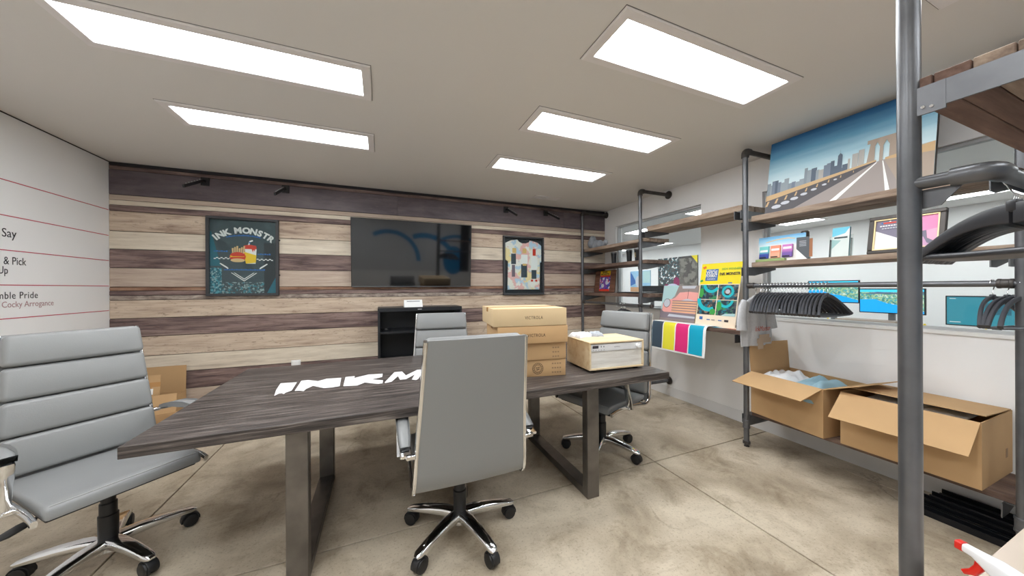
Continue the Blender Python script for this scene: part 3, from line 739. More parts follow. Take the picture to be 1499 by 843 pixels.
t2 = obj('lettering', bx(-.075, .075, -.0235, -.0225, .064, .072, mtx=Matrix.Translation((0, -.0065, .0))), mat('faint_ink', (120, 124, 138), .7), t)

# ================================================================ cartons
def carton(name, label, loc, rz, L, Wd, H, flaps, group=None, th=.005, inside=True):
    """flaps: dict side -> (angle above horizontal outward, length). local x: L, y: Wd"""
    t = thing(name, label, 'box', loc, rz, group)
    bm = B(); a, b = L / 2, Wd / 2
    add_box(bm, -a, a, -b, -b + th, 0, H); add_box(bm, -a, a, b - th, b, 0, H); add_box(bm, -a, -a + th, -b + th, b - th, 0, H); add_box(bm, a - th, a, -b + th, b - th, 0, H)
    add_box(bm, -a + th, a - th, -b + th, b - th, 0, th)
    obj('body', bm, CARD, t)
    for side, (ang, ln) in flaps.items():
        bm = B(); an = math.radians(ang)
        hl = (a if side in ('+y', '-y') else b) - .004
        add_box(bm, -hl, hl, 0, ln, -th, 0)
        rot = {'-y': PI, '+y': 0, '+x': -PI / 2, '-x': PI / 2}[side]; off = {'-y': (0, -b, H), '+y': (0, b, H), '+x': (a, 0, H), '-x': (-a, 0, H)}[side]
        f = obj('flap', bm, CARD, t)
        f.matrix_local = Matrix.Translation(off) @ Matrix.Rotation(rot, 4, 'Z') @ Matrix.Rotation(an, 4, 'X')
    return t
# stack of four cartons on the table
CARD2 = mat('cardboard_pale', (208, 182, 142), .75, var=.05, vscale=4)
def closed_box(label, loc, rz, L, Wd, H, m, group, print_=None):
    t = thing('shipping_carton', label, 'box', loc, rz, group)
    obj('body', bx(-L / 2, L / 2, -Wd / 2, Wd / 2, 0, H - .001, .004, 2), m, t, 40)
    obj('tape', bx(-L / 2 - .0006, L / 2 + .0006, -.03, .03, H - .03, H - .0002), TAPE, t)
    return t
cz = [.765, .882, .999, 1.117]
cb4 = closed_box('shipping carton with a round stamp, lowest of the stack on the table', (1.015, 2.135, cz[0] + .0006), -.19, .40, .34, .1165, CARD, 'cartons stacked on the table')
cb3 = closed_box('plain shipping carton second from the bottom of the table stack', (1.000, 2.130, cz[1]), -.16, .42, .35, .1165, CARD, 'cartons stacked on the table')
cb2 = closed_box('shipping carton with lettering, third up in the table stack', (.962, 2.13, cz[2]), -.13, .49, .40, .1175, CARD, 'cartons stacked on the table')
cb1 = closed_box('pale shipping carton with lettering on top of the table stack', (.945, 2.145, cz[3]), -.13, .51, .43, .118, CARD2, 'cartons stacked on the table')
INKB = mat('carton_ink', (48, 34, 26), .7)
def front_text(root, Wd, body, x, z, size, width):
    o = text(body, size, INKB, root, 0, 0, 0, width=width, align='CENTER', spacing=1.15)
    o.matrix_local = Matrix.Translation((x, -Wd / 2 - .0004, z)) @ Matrix.Rotation(PI / 2, 4, 'X')
front_text(cb1, .43, 'VICTROLA', .02, .045, .03, .125); front_text(cb2, .40, 'VICTROLA', .02, .045, .03, .125)
mk = B()
for r0, r1 in ((.036, .039), (.022, .024)):
    q = [mk.verts.new((x, -.1706, .055 + y)) for x, y in arcband(.0, 0, r0, r1, 0, 359.9, 24)]
    for k in range(24): mk.faces.new((q[k], q[k + 1], q[-2 - k], q[-1 - k]))
for k in range(16):
    an = 2 * PI * k / 16; c, s_ = math.cos(an) * .0295, math.sin(an) * .0295
    add_box(mk, c - .003, c + .003, -.1706, -.1703, .055 + s_ - .003, .055 + s_ + .003)
for dx, dz in ((-.008, .004), (.006, -.004), (-.004, -.008), (.007, .007)): add_box(mk, dx - .006, dx + .006, -.1706, -.1703, .055 + dz - .0025, .055 + dz + .0025)
obj('round_stamp', mk, INKB, cb4)
bm = B()
for i in range(4):
    for j in range(3): add_box(bm, .10 + .018 * i, .112 + .018 * i, -.1706, -.1703, .02 + .03 * j, .03 + .03 * j)
obj('printed_icons', bm, mat('carton_ink_faint', (150, 122, 92), .8), cb4)
bm = B()
for i in range(3):
    for j in range(3): add_box(bm, .11 + .018 * i, .122 + .018 * i, -.1756, -.1753, .015 + .03 * j, .024 + .03 * j)
obj('printed_icons', bm, MATS['carton_ink_faint'], cb3)

# music centre
MAPLE = wood('pale_maple', [(.3, (214, 186, 142)), (.5, (228, 206, 168)), (.75, (238, 220, 188))], scale=(2, 9, 9), rough=.5, bump=.05)
rp = thing('record_player', 'pale wooden record player with a silver control strip on the table', 'record player', (1.605, 2.06, .765), -.07)
w_, d_, h_ = .232, .17, .215
bm = B(); z0 = .014
add_box(bm, -w_, w_, -d_, d_, h_ - .012, h_, .002, 1); add_box(bm, -w_, w_, -d_, d_, z0, z0 + .012, .002, 1); add_box(bm, -w_, -w_ + .012, -d_, d_, z0 + .012, h_ - .012); add_box(bm, w_ - .012, w_, -d_, d_, z0 + .012, h_ - .012); add_box(bm, -w_ + .012, w_ - .012, d_ - .01, d_, z0 + .012, h_ - .012)
obj('cabinet', bm, MAPLE, rp)
obj('speaker_cloth', bx(-w_ + .012, w_ - .012, -d_ + .012, -d_ + .02, z0 + .012, h_ - .068), wood('pale_cloth', [(.3, (214, 208, 198)), (.6, (232, 228, 220)), (.8, (240, 237, 231))], scale=(4, 50, 50), bump=.2), rp)
obj('control_panel', bx(-w_ + .012, w_ - .012, -d_ + .006, -d_ + .02, h_ - .067, h_ - .018, .001, 1), mat('silver_panel', (226, 226, 226), .35, .1), rp)
obj('display', bx(-w_ + .028, -w_ + .075, -d_ + .004, -d_ + .006, h_ - .046, h_ - .026), mat('display_dark', (58, 54, 62), .2), rp)
for k in range(5): obj('button', bx(-w_ + .03 + .022 * k, -w_ + .037 + .022 * k, -d_ + .004, -d_ + .006, h_ - .060, h_ - .056), mat('button_grey', (150, 150, 152), .4), rp)
for k in range(2): obj('button', bx(-w_ + .096 + .022 * k, -w_ + .1 + .022 * k, -d_ + .004, -d_ + .006, h_ - .040, h_ - .030), INKBLACK, rp)
bm = B(); add_lathe(bm, [(.017, 0), (.017, .02), (.014, .022)], 20, Matrix.Translation((w_ - .055, -d_ + .006, h_ - .042)) @ Matrix.Rotation(PI / 2, 4, 'X')); obj('knob', bm, mat('knob_white', (236, 236, 236), .3), rp, 40)
o = text('VICTROLA', .012, mat('faint_grey', (150, 150, 152), .5), rp, 0, 0, 0, width=.05, align='CENTER'); o.matrix_local = Matrix.Translation((0, -d_ + .0055, h_ - .046)) @ Matrix.Rotation(PI / 2, 4, 'X')
for sx in (-1, 1):
    for sy in (-1, 1):
        bm = B(); add_lathe(bm, [(.02, 0), (.02, .0135)], 14, Matrix.Translation((sx * .18, sy * .13, .0003))); obj('foot', bm, BLACKP, rp)

def cloth_heap(name, label, cat, loc, rz, sx, sy, h, m, seed, bump=1.0, sub=22):
    """folded heap of cloth: a domed, wrinkled closed sheet"""
    rnd = random.Random(seed); bm = B(); n = sub; G = []
    fs = [(rnd.uniform(4, 15), rnd.uniform(-1, 1), rnd.uniform(0, 6), rnd.uniform(.3, 1)) for _ in range(7)]
    for i in range(n + 1):
        row = []
        for j in range(n + 1):
            u_, v_ = -1 + 2 * i / n, -1 + 2 * j / n
            e = max(0, 1 - max(abs(u_) ** 4, abs(v_) ** 4))
            wv = sum(q * math.sin(f * (u_ * math.cos(3 * d) + v_ * math.sin(3 * d)) + p) for f, d, p, q in fs) / 7
            edge = 1 + .12 * math.sin(5 * u_ + 3 * v_ + seed)
            row.append(bm.verts.new((u_ * sx / 2 * edge, v_ * sy / 2 * edge, max(.002, h * e ** .5 * (.75 + .45 * wv * bump)))))
        G.append(row)
    for i in range(n):
        for j in range(n): bm.faces.new((G[i][j], G[i + 1][j], G[i + 1][j + 1], G[i][j + 1]))
    rim = [G[i][0] for i in range(n + 1)] + [G[n][j] for j in range(1, n + 1)] + [G[i][n] for i in range(n - 1, -1, -1)] + [G[0][j] for j in range(n - 1, 0, -1)]
    bot = [bm.verts.new((v_.co.x, v_.co.y, 0)) for v_ in rim]
    for k in range(len(rim)): bm.faces.new((rim[k - 1], rim[k], bot[k], bot[k - 1]))
    bm.faces.new(bot)
    bmesh.ops.recalc_face_normals(bm, faces=bm.faces)
    o = obj(name, bm, m, None, 60); o.location = loc; o.rotation_euler = (0, 0, rz)
    return tag(o, label, cat)
CLW = mat('cloth_white', (232, 232, 234), .85); CLG = mat('cloth_grey', (168, 172, 178), .85); CLB = mat('cloth_light_blue', (150, 184, 198), .85, bump=.05, bscale=120)
cloth_heap('cloth_bundle', 'crumpled white cloth on the back of the record player', 'cloth', (1.47, 2.165, .9808), .3, .17, .11, .045, CLW, 3)
cloth_heap('cloth_bundle', 'small grey crumpled cloth on the record player beside the white cloth', 'cloth', (1.60, 2.165, .9808), -.3, .10, .10, .04, CLG, 5)

# cartons in the left corner
c1 = carton('open_carton', 'tall open carton with taped flap in the corner behind the left chair', (-2.0, 4.03, 0), .0, .34, .42, .36, {'+y': (87, .25), '-y': (98, .25)}, 'cartons in the left corner')
FM = Matrix.Translation((0, -.21, .36)) @ Matrix.Rotation(PI, 4, 'Z') @ Matrix.Rotation(math.radians(98), 4, 'X')   # plane of the standing front flap
o = obj('tape', bx(-.168, .168, .15, .19, -.0062, -.0054), TAPE, c1); o.matrix_local = FM
o = obj('tape', bx(-.11, -.07, .12, .19, -.0064, -.0055), TAPE, c1); o.matrix_local = FM
for x, z, w2, h2 in ((-.10, .09, .045, .05), (.0, .05, .06, .025), (-.10, .03, .07, .02)):
    o = obj('shipping_label', bx(x - w2 / 2, x + w2 / 2, z - h2 / 2 + .02, z + h2 / 2 + .02, -.0072, -.0064), PAPER, c1); o.matrix_local = FM
c2 = carton('open_carton', 'low open carton with spread flaps in front of the tall carton', (-1.80, 3.52, 0), .25, .34, .36, .30, {'+x': (8, .16), '+y': (70, .16), '-x': (20, .16), '-y': (-40, .16)}, 'cartons in the left corner')

# ================================================================ pipe shelving along the right wall
SHW = wood('shelf_wood', [(.28, (112, 92, 78)), (.48, (150, 130, 114)), (.62, (172, 154, 136)), (.8, (188, 172, 154))], scale=(9, 1.3, 9), rough=.65, spots=.2)
SHD = wood('shelf_wood_dark', [(.28, (70, 54, 48)), (.5, (104, 84, 74)), (.75, (138, 116, 102))], scale=(9, 1.3, 9), rough=.65, spots=.2)
PX = 2.905; PR = .021
PYS = [4.245, 3.03, 1.815, .524]
rk = thing('pipe_shelving', 'long steel pipe and plank shelving along the right wall', 'shelving')
def pipe(bm, a, b, r=PR, n=16): add_sweep(bm, [a, b], circ(r, n=n), up=(0.02, .03, 1) if abs(Vector(a).z - Vector(b).z) < 1e-3 else (1, 0, 0))
def fitting(c, axis, r=.028, l=.05):
    bm = B(); M_ = {'z': Matrix(), 'x': Matrix.Rotation(PI / 2, 4, 'Y'), 'y': Matrix.Rotation(PI / 2, 4, 'X')}[axis]
    add_lathe(bm, [(r * .92, -l / 2), (r, -l / 2 + .003), (r, -l / 2 + .012), (r * .93, -l / 2 + .014), (r * .93, l / 2 - .014), (r, l / 2 - .012), (r, l / 2 - .003), (r * .92, l / 2)], 16, Matrix.Translation(c) @ M_)
    return bm
def elbow(c, d1, d2, r=.0285, R=.035):
    """bent fitting at corner c joining directions d1, d2"""
    c = Vector(c); d1 = Vector(d1); d2 = Vector(d2); pts = []
    pts.append(c + d1 * (R + .02))
    for k in range(7):
        t_ = k / 6.0; pts.append(c + d1 * R * (1 - t_) ** 2 + d2 * R * t_ ** 2)
    pts.append(c + d2 * (R + .02))
    bm = B(); add_sweep(bm, pts, circ(r, n=14), up=d1.cross(d2)); return bm
def flange(c, axis, s):
    bm = B(); M_ = {'x': Matrix.Rotation(PI / 2 * s, 4, 'Y'), 'y': Matrix.Rotation(-PI / 2 * s, 4, 'X'), 'z': Matrix.Rotation(0 if s > 0 else PI, 4, 'X')}[axis]
    add_lathe(bm, [(.026, -.035), (.028, -.012), (.050, -.010), (.050, -.002), (.049, 0)], 20, Matrix.Translation(c) @ M_)
    for k in range(4):
        an = PI / 4 + k * PI / 2; add_lathe(bm, [(.006, -.014), (.006, -.009)], 8, Matrix.Translation(c) @ M_ @ Matrix.Translation((.039 * math.cos(an), .039 * math.sin(an), 0)))
    return bm
ZT = 2.535
for i, y in enumerate(PYS):
    bm = B(); pipe(bm, (PX, y, .03), (PX, y, ZT - .03)); up_ = obj('upright', bm, STEEL, rk, 50)
    obj('elbow', elbow((PX, y, ZT), (0, 0, -1), (1, 0, 0)), IRON, up_, 50)
    bm = B(); pipe(bm, (PX + .04, y, ZT), (XW - .004, y, ZT)); obj('top_arm', bm, IRON, up_, 50)
    obj('wall_flange', flange((XW - .0005, y, ZT), 'x', 1), IRON, up_, 40)
    obj('tee', fitting((PX, y, .195), 'z', l=.075), STEEL, up_, 40)
    bm = B(); pipe(bm, (PX + .02, y, .195), (XW - .013, y, .195)); obj('bottom_arm', bm, STEEL, up_, 50)
    obj('wall_flange', flange((XW - .0095, y, .195), 'x', 1), IRON, up_, 40)
    bm = B(); add_lathe(bm, [(.020, .0005), (.020, .008), (.012, .010), (.012, .022), (.028, .024), (.028, .045), (.022, .047)], 16, Matrix.Translation((PX, y, 0))); obj('foot', bm, IRON, up_, 40)
SX0, SX1 = 2.932, 3.300
def shelf(y0, y1, ztop, th=.042, m=SHW, brackets=()):
    wA = .175
    obj('shelf_board', bx(SX0, SX0 + wA, y0, y1, ztop - th, ztop, .003, 1), m, rk)
    obj('shelf_board', bx(SX0 + wA + .012, SX1, y0 + .0, y1, ztop - th, ztop, .003, 1), m, rk)
    for y in brackets:
        bm = B()
        for s in (-1, 1):
            add_prism(bm, [(PX - .012, ztop - th), (3.27, ztop - th), (3.27, ztop - th - .018), (PX + .07, ztop - th - .072), (PX - .012, ztop - th - .072)], 'y', y + s * .027 - .0025, y + s * .027 + .0025)
        add_box(bm, PX + .024, 3.27, y - .0245, y + .0245, ztop - th - .006, ztop - th - .0002)
        obj('bracket', bm, STEEL, rk)
shelf(2.965, 4.275, 1.965, .042, SHW, (PYS[0], PYS[1])); shelf(2.965, 4.275, 1.704, .045, SHD, (PYS[0], PYS[1])); shelf(2.93, 4.275, 1.295, .045, SHD, (PYS[0], PYS[1]))
shelf(1.862, 2.955, 2.092, .055, SHW, (PYS[2] + .06, PYS[1] - .06)); shelf(1.862, 2.925, .985, .04, SHD, (PYS[2] + .06, PYS[1] - .06))
shelf(.55, 1.785, 1.972, .046, SHW, (PYS[2], PYS[3] + .06)); shelf(.50, 1.785, 1.577, .040, SHW, (PYS[2], PYS[3] + .06)); shelf(.47, 1.79, .308, .036, SHD, (PYS[2], PYS[3] + .03))
def rail(y0, y1, z):
    bm = B(); pipe(bm, (PX, y0, z), (PX, y1, z), .0167); obj('rail', bm, STEEL, rk, 50)
rail(PYS[3] + .01, PYS[2] - .01, 1.380); rail(2.86, PYS[0] - .01, 1.150)
obj('rail_cap', fitting((PX, 2.86, 1.150), 'y', .022, .03), IRON, rk, 40)
for y, z in ((PYS[2] - .045, 1.38), (PYS[3] + .045, 1.38), (PYS[0] - .045, 1.15), (PYS[1], 1.15)): obj('tee', fitting((PX, y, z), 'y', .025, .05), IRON, rk, 40)

# ================================================================ second rack reaching out beside the camera
X4, Y4, Y4b = 1.307, .399, .135
r2 = thing('pipe_garment_rack', 'near steel pipe rack with plank shelf at the right edge', 'rack', (0, 0, 0))
bm = B(); pipe(bm, (X4, Y4, .0), (X4, Y4, 2.50), .0215, 20); obj('upright', bm, STEEL, r2, 50)
bm = B(); pipe(bm, (X4, Y4b, .622), (X4, Y4b, 2.50), .0215, 20); obj('upright', bm, STEEL, r2, 50)
bm = B(); pipe(bm, (X4, Y4b, 2.52), (X4, Y4, 2.52), .0215, 16); obj('top_arm', bm, STEEL, r2, 50)
for y in (Y4, Y4b): obj('floor_flange', flange((X4, y, .0005 if y == Y4 else .6205), 'z', -1), IRON, r2, 40)
XE = 3.33
for k in range(5):
    y1 = Y4 + .015 - k * .0585; mm = (SHD, SHD, W_GREY, SHW, SHW)[k]
    o = obj('shelf_plank', bx(X4 - .005, XE, y1 - .056, y1, 1.884, 1.910, .002, 1), wood('rack_plank_%d' % k, [(.3, (104, 84, 72)), (.55, (150, 130, 114)), (.8, (186, 166, 144))] if k > 1 else [(.3, (84, 62, 52)), (.6, (118, 92, 80)), (.8, (140, 114, 100))], rough=.7), r2)
bm = B(); add_box(bm, X4 - .012, X4 - .006, Y4 - .064, Y4 - .016, 1.812, 1.8835); obj('gusset_plate', bm, STEEL, r2)
bm = B(); add_box(bm, X4 - .011, X4 - .005, Y4b, Y4 - .062, 1.822, 1.8835); add_box(bm, X4 - .005, X4 + .04, Y4b, Y4 - .03, 1.8775, 1.8835); obj('angle_beam', bm, STEEL, r2)
bm = B(); add_box(bm, 3.27, 3.276, Y4b, Y4, 1.822, 1.8835); obj('angle_beam', bm, STEEL, r2)
bm = B(); pipe(bm, (3.273, Y4, .0), (3.273, Y4, 2.50), .0215, 16); obj('upright', bm, STEEL, r2, 50)
ZR, YR = 1.638, .272
bm = B(); pipe(bm, (X4, Y4 - .01, ZR), (X4, YR + .05, ZR), .0167); obj('rail', bm, STEEL, r2, 50)
obj('elbow', elbow((X4, YR, ZR), (0, 1, 0), (1, 0, 0), .022, .038), STEEL, r2, 50)
bm = B(); pipe(bm, (X4 + .05, YR, ZR), (XW - .003, YR, ZR), .0167); obj('rail', bm, STEEL, r2, 50)
bm = B(); add_prism(bm, [(Y4 - .015, ZR - .017), (Y4 - .085, ZR - .017), (Y4 - .05, ZR - .062), (Y4 - .015, ZR - .066)], 'x', X4 + .01, X4 + .015); obj('gusset_plate', bm, STEEL, r2)
for y, z in ((Y4 - .016, 1.83), (Y4 - .030, 1.826)):
    bm = B(); add_lathe(bm, [(.004, 0), (.004, .003)], 8, Matrix.Translation((X4 - .012, y - .012, z)) @ Matrix.Rotation(-PI / 2, 4, 'Y')); obj('bolt', bm, CHROME, r2)

# ================================================================ hangers
HGB = mat('hanger_black', (62, 63, 68), .36)
def make_hanger(name, wide=.215, drop=.135, thick=1.0, bend=-.045, deep=0.0, bar=.0055):
    t = thing(name, 'x', 'hanger')
    bm = B(); n = 9
    for s in (-1, 1):
        pts, secs = [], []
        for k in range(n + 1):
            f = k / n; pts.append((s * (.004 + (wide - .004) * f), bend * f * f, -.072 - deep - drop * (f ** 1.25) + .018 * math.sin(PI * f)))
            secs.append(rrect((.0045 + .0035 * f) * thick, (.011 - .001 * f) + deep * (1 - f) ** 1.5, .0035, 2))
        add_sweep(bm, pts, secs, up=(0, 0, 1))
    add_box(bm, -.012, .012, -.008, .008, -.085, -.055, .004, 2)
    obj('shoulders', bm, HGB, t, 50)
    bm = B(); add_tube(bm, [(-wide + .012, bend * .88, -.078 - drop), (-wide * .5, bend * .8, -.082 - drop), (wide * .5, bend * .8, -.082 - drop), (wide - .012, bend * .88, -.078 - drop)], bar, 8)
    obj('trouser_bar', bm, HGB, t, 60)
    bm = B(); R_ = .0205
    pts = [(0, 0, -.058), (0, 0, -.038)] + [(R_ * math.sin(math.radians(q)) , 0, -R_ * math.cos(math.radians(q)) ) for q in (0,)] 
    pts = [(0, 0, -.060), (0, 0, -.040), (.006, 0, -.030)] + [(R_ * math.sin(math.radians(q)), 0, R_ * -math.cos(math.radians(q))) for q in range(40, 261, 20)]
    add_tube(bm, pts, .0022, 6)
    obj('hook', bm, CHROME, t, 60)
    return t
hg = make_hanger('clothes_hanger')
def put_hanger(h, x, y, z, ang, label, group, tilt=0.0):
    h.location = (x, y, z); h.rotation_euler = (tilt, 0, ang); h['label'] = label; h['group'] = group
first = True
for k in range(21):
    h = hg if first else copy_tree(hg); first = False
    put_hanger(h, PX, 1.268 + .0215 * k, 1.380, random.uniform(-.025, .025), 'black hanger nearest the camera, closing the right end of the packed row' if k == 0 else 'black hanger pressed against the grey t-shirt at the left end of the packed row' if k == 20 else 'black hanger inside the tightly packed row beside the grey t-shirt', 'hangers packed on the wall rail')
for k, (y, an, tl, lb) in enumerate(((.562, -.16, .05, 'black hanger leftmost of the few loose ones at the right edge'), (.520, -.32, .0, 'second of the loose black hangers at the right edge'), (.498, -.36, 0, 'third loose black hanger at the right edge'), (.476, -.30, 0, 'loose black hanger nearest the right edge upright'))):
    put_hanger(copy_tree(hg), PX, y + .045, 1.380, an, lb, 'loose hangers on the wall rail', 0)
for k, y in enumerate((3.30, 3.33, 3.37)):
    put_hanger(copy_tree(hg), PX, y, 1.150, .05 * k, 'black hanger behind the right-end chair on the low far rail', 'hangers on the far rail')
hb = make_hanger('coat_hanger', .235, .100, 1.6, .0, .016, .009)
for k in range(14):
    h = hb if k == 0 else copy_tree(hb)
    put_hanger(h, 1.452 + .0155 * k, YR, ZR, math.radians(56 + random.uniform(-1.5, 1.5)), 'foremost broad black coat hanger on the near rack rail' if k == 0 else 'broad black coat hanger nested behind the foremost one on the near rack', 'coat hangers on the near rack')

# grey t-shirt on its hanger
ts = thing('grey_tshirt', 'light grey t-shirt with red script on a hanger beside the packed hangers', 'shirt', (PX + .03, 1.752, 1.372), .0)
def tshirt_mesh():
    bm = B(); n = 20; m_ = 16
    def fold(x, z): return .010 * math.sin(26 * x + 4 * z) * min(1, max(0, -z - .12) * 3) + .006 * math.sin(60 * x)
    fr, bk = [], []
    for j in range(m_ + 1):
        z = -.075 - .42 * j / m_
        hw_ = .20 if j > 3 else .05 + .15 * (j / 3.0) ** .6
        if j > 5: hw_ = .195 + .006 * math.sin(j)
        fr.append([bm.verts.new((-hw_ + 2 * hw_ * k / n, -.022 * (1 - (2 * k / n - 1) ** 2) - .002 + fold(-hw_ + 2 * hw_ * k / n, z), z - .02 * abs(2 * k / n - 1) * (j < 4))) for k in range(n + 1)])
        bk.append([bm.verts.new((-hw_ + 2 * hw_ * k / n, .022 * (1 - (2 * k / n - 1) ** 2) + .004 + fold(-hw_ + 2 * hw_ * k / n, z), z - .02 * abs(2 * k / n - 1) * (j < 4))) for k in range(n + 1)])
    for j in range(m_):
        for k in range(n):
            bm.faces.new((fr[j][k], fr[j][k + 1], fr[j + 1][k + 1], fr[j + 1][k])); bm.faces.new((bk[j][k + 1], bk[j][k], bk[j + 1][k], bk[j + 1][k + 1]))
        bm.faces.new((fr[j][0], fr[j + 1][0], bk[j + 1][0], bk[j][0])); bm.faces.new((fr[j][n], bk[j][n], bk[j + 1][n], fr[j + 1][n]))
    for k in range(n): bm.faces.new((fr[0][k], bk[0][k], bk[0][k + 1], fr[0][k + 1])); bm.faces.new((fr[m_][k], fr[m_][k + 1], bk[m_][k + 1], bk[m_][k]))
    bmesh.ops.recalc_face_normals(bm, faces=bm.faces)
    return bm
TSH = mat('tshirt_heather', (182, 182, 184), .9, var=.06, vscale=60)
obj('body', tshirt_mesh(), TSH, ts, 60)
for s in (-1, 1):
    bm = B()
    pts = [(s * .14, 0, -.125), (s * .172, 0, -.18), (s * .19, -.004, -.27), (s * .197, -.01, -.36)]
    add_sweep(bm, pts, [circ(.04, .022, 12), circ(.05, .024, 12), circ(.056, .022, 12), circ(.062, .026, 12)], up=(0, 1, 0))
    obj('sleeve', bm, TSH, ts, 60)
o = text('InkMonstr', .06, mat('tshirt_red', (186, 84, 62), .8), ts, 0, 0, 0, width=.20, align='CENTER', shear=.3)
o.matrix_local = Matrix.Translation((.02, -.042, -.37)) @ Matrix.Rotation(PI / 2, 4, 'X')
bm = B()
for k, (x0, x1, z0, z1) in enumerate(((-.06, .12, -.47, -.43), (-.03, .10, -.43, -.40), (-.05, .02, -.52, -.47))): add_box(bm, x0, x1, -.044, -.042, z0, z1)
obj('print', bm, mat('tshirt_print', (172, 150, 128), .8), ts)
bm = B(); add_tube(bm, [(0, 0, -.08), (0, 0, -.03), (.006, 0, -.026)] + [(.0205 * math.sin(math.radians(q)) - .0, 0, .008 - .0205 * math.cos(math.radians(q))) for q in range(40, 261, 20)], .0022, 6)
obj('hanger_hook', bm, CHROME, ts, 60)

# ================================================================ cartons on the lowest shelf
ca = carton('open_carton', 'open carton of folded shirts on the low shelf by the pole', (3.103, 1.498, .3085), -.12, .45, .515, .345, {'-x': (-17, .22), '+y': (86, .24), '-y': (22, .21), '+x': (-89, .16)}, 'open cartons on the low shelf')
cloth_heap('folded_shirts', 'heap of white shirts in the open carton', 'shirt', (3.10, 1.62, .53), -.12, .36, .24, .17, CLW, 11)
cloth_heap('folded_shirts', 'light blue shirt crumpled in the open carton', 'shirt', (3.07, 1.385, .53), -.12, .38, .24, .16, CLB, 14)
cc = carton('open_carton', 'half-closed carton on the low shelf behind the near pole', (3.105, .912, .3085), 0, .46, .555, .350, {'-x': (-42, .215), '+x': (177, .385)}, 'open cartons on the low shelf')
obj('printed_mark', bx(.12, .15, -.2785, -.2778, .10, .15), mat('carton_ink_faint', (150, 122, 92)), cc)
obj('packing_paper', bx(-.20, .1, -.2, .2, .315, .318), PAPER, cc)
# black rails lying on the floor
for k in range(6):
    x = 3.0 + .055 * k
    bm = B(); z = .0; hh = .045 + .014 * (k % 3); 
    add_prism(bm, [(x, z + .0005), (x + .045, z + .0005), (x + .045, z + hh), (x + .036, z + hh), (x + .036, z + .01), (x + .009, z + .01), (x + .009, z + hh * .8), (x, z + hh * .8)], 'y', .40 + .02 * (k % 2), .93 - .025 * (k % 3))
    o = obj('metal_rail', bm, mat('rail_black', (20, 21, 26), .35, .3)); tag(o, 'long black channel rail lying on the floor under the half-closed carton', 'rail', 'black rails on the floor')

# ================================================================ lower shelf of the middle bay: prints
def leaning(name, label, cat, y_mid, x_bot, z_bot, wd, ht, lean, th, m, yaw_=0.0):
    ex = Vector((math.sin(yaw_), -math.cos(yaw_), 0)); ey = Vector((lean, 0, 1))
    t = thing(name, label, cat, mtx=frame((x_bot, y_mid, z_bot), ex, ey))
    obj('board', bx(-wd / 2, wd / 2, 0.001, ht, -th, 0, .0015 if th > .006 else 0, 1), m, t)
    return t
# pink car canvas
GRY = mat('print_grey', (150, 136, 132), .6); PINK = mat('print_pink', (240, 168, 160), .6); PINK2 = mat('print_peach', (232, 178, 140), .6); SKYT = mat('print_pale_teal', (176, 208, 208), .6); MAUV = mat('print_mauve', (132, 120, 128), .6)
SIL = mat('print_silver', (196, 198, 206), .6); OUTL = mat('print_outline', (58, 48, 52), .6)
pc = leaning('canvas_print', 'canvas of a pink vintage car front on the middle shelf', 'picture', 2.655, 3.05, .986, .46, .41, .20, .022, mat('canvas_edge', (196, 190, 120), .7))
hx, H_ = .23, .41
it = [(GRY, rect(-hx, hx, .0, H_)), (SKYT, [(-hx, H_), (-.02, H_), (-.06, .29), (-.12, .23), (-hx, .12)]), (PINK, [(-hx + .02, .09), (-hx + .02, .20), (-.17, .25), (-.1, .25), (-.05, .27), (-.0, .33), (.12, .34), (hx, .33), (hx, .2), (hx, .09)]),
      (OUTL, disc(-.155, .205, .048, .052)), (SIL, disc(-.155, .205, .043, .047)), (SIL, [(.02, .405), (.2, .405), (.18, .375), (.03, .375)]), (OUTL, rect(.108, .112, .26, .36)), (SIL, [(.03, .24), (.2, .24), (.11, .262)])]
for k in range(5): it.append((PINK2, rect(-.08, hx, .105 + .027 * k, .121 + .027 * k))); it.append((MAUV, rect(-.08, hx, .121 + .027 * k, .129 + .027 * k)))
it += [(MAUV, [(-hx, .03), (hx, .03), (hx, .10), (-.18, .10), (-hx, .13)]), (SIL, [(-.12, .05), (hx, .05), (hx, .07), (-.1, .08)]), (GRY, rect(-hx, hx, 0, .03))]
flat('print', it, pc, 0, .0002)
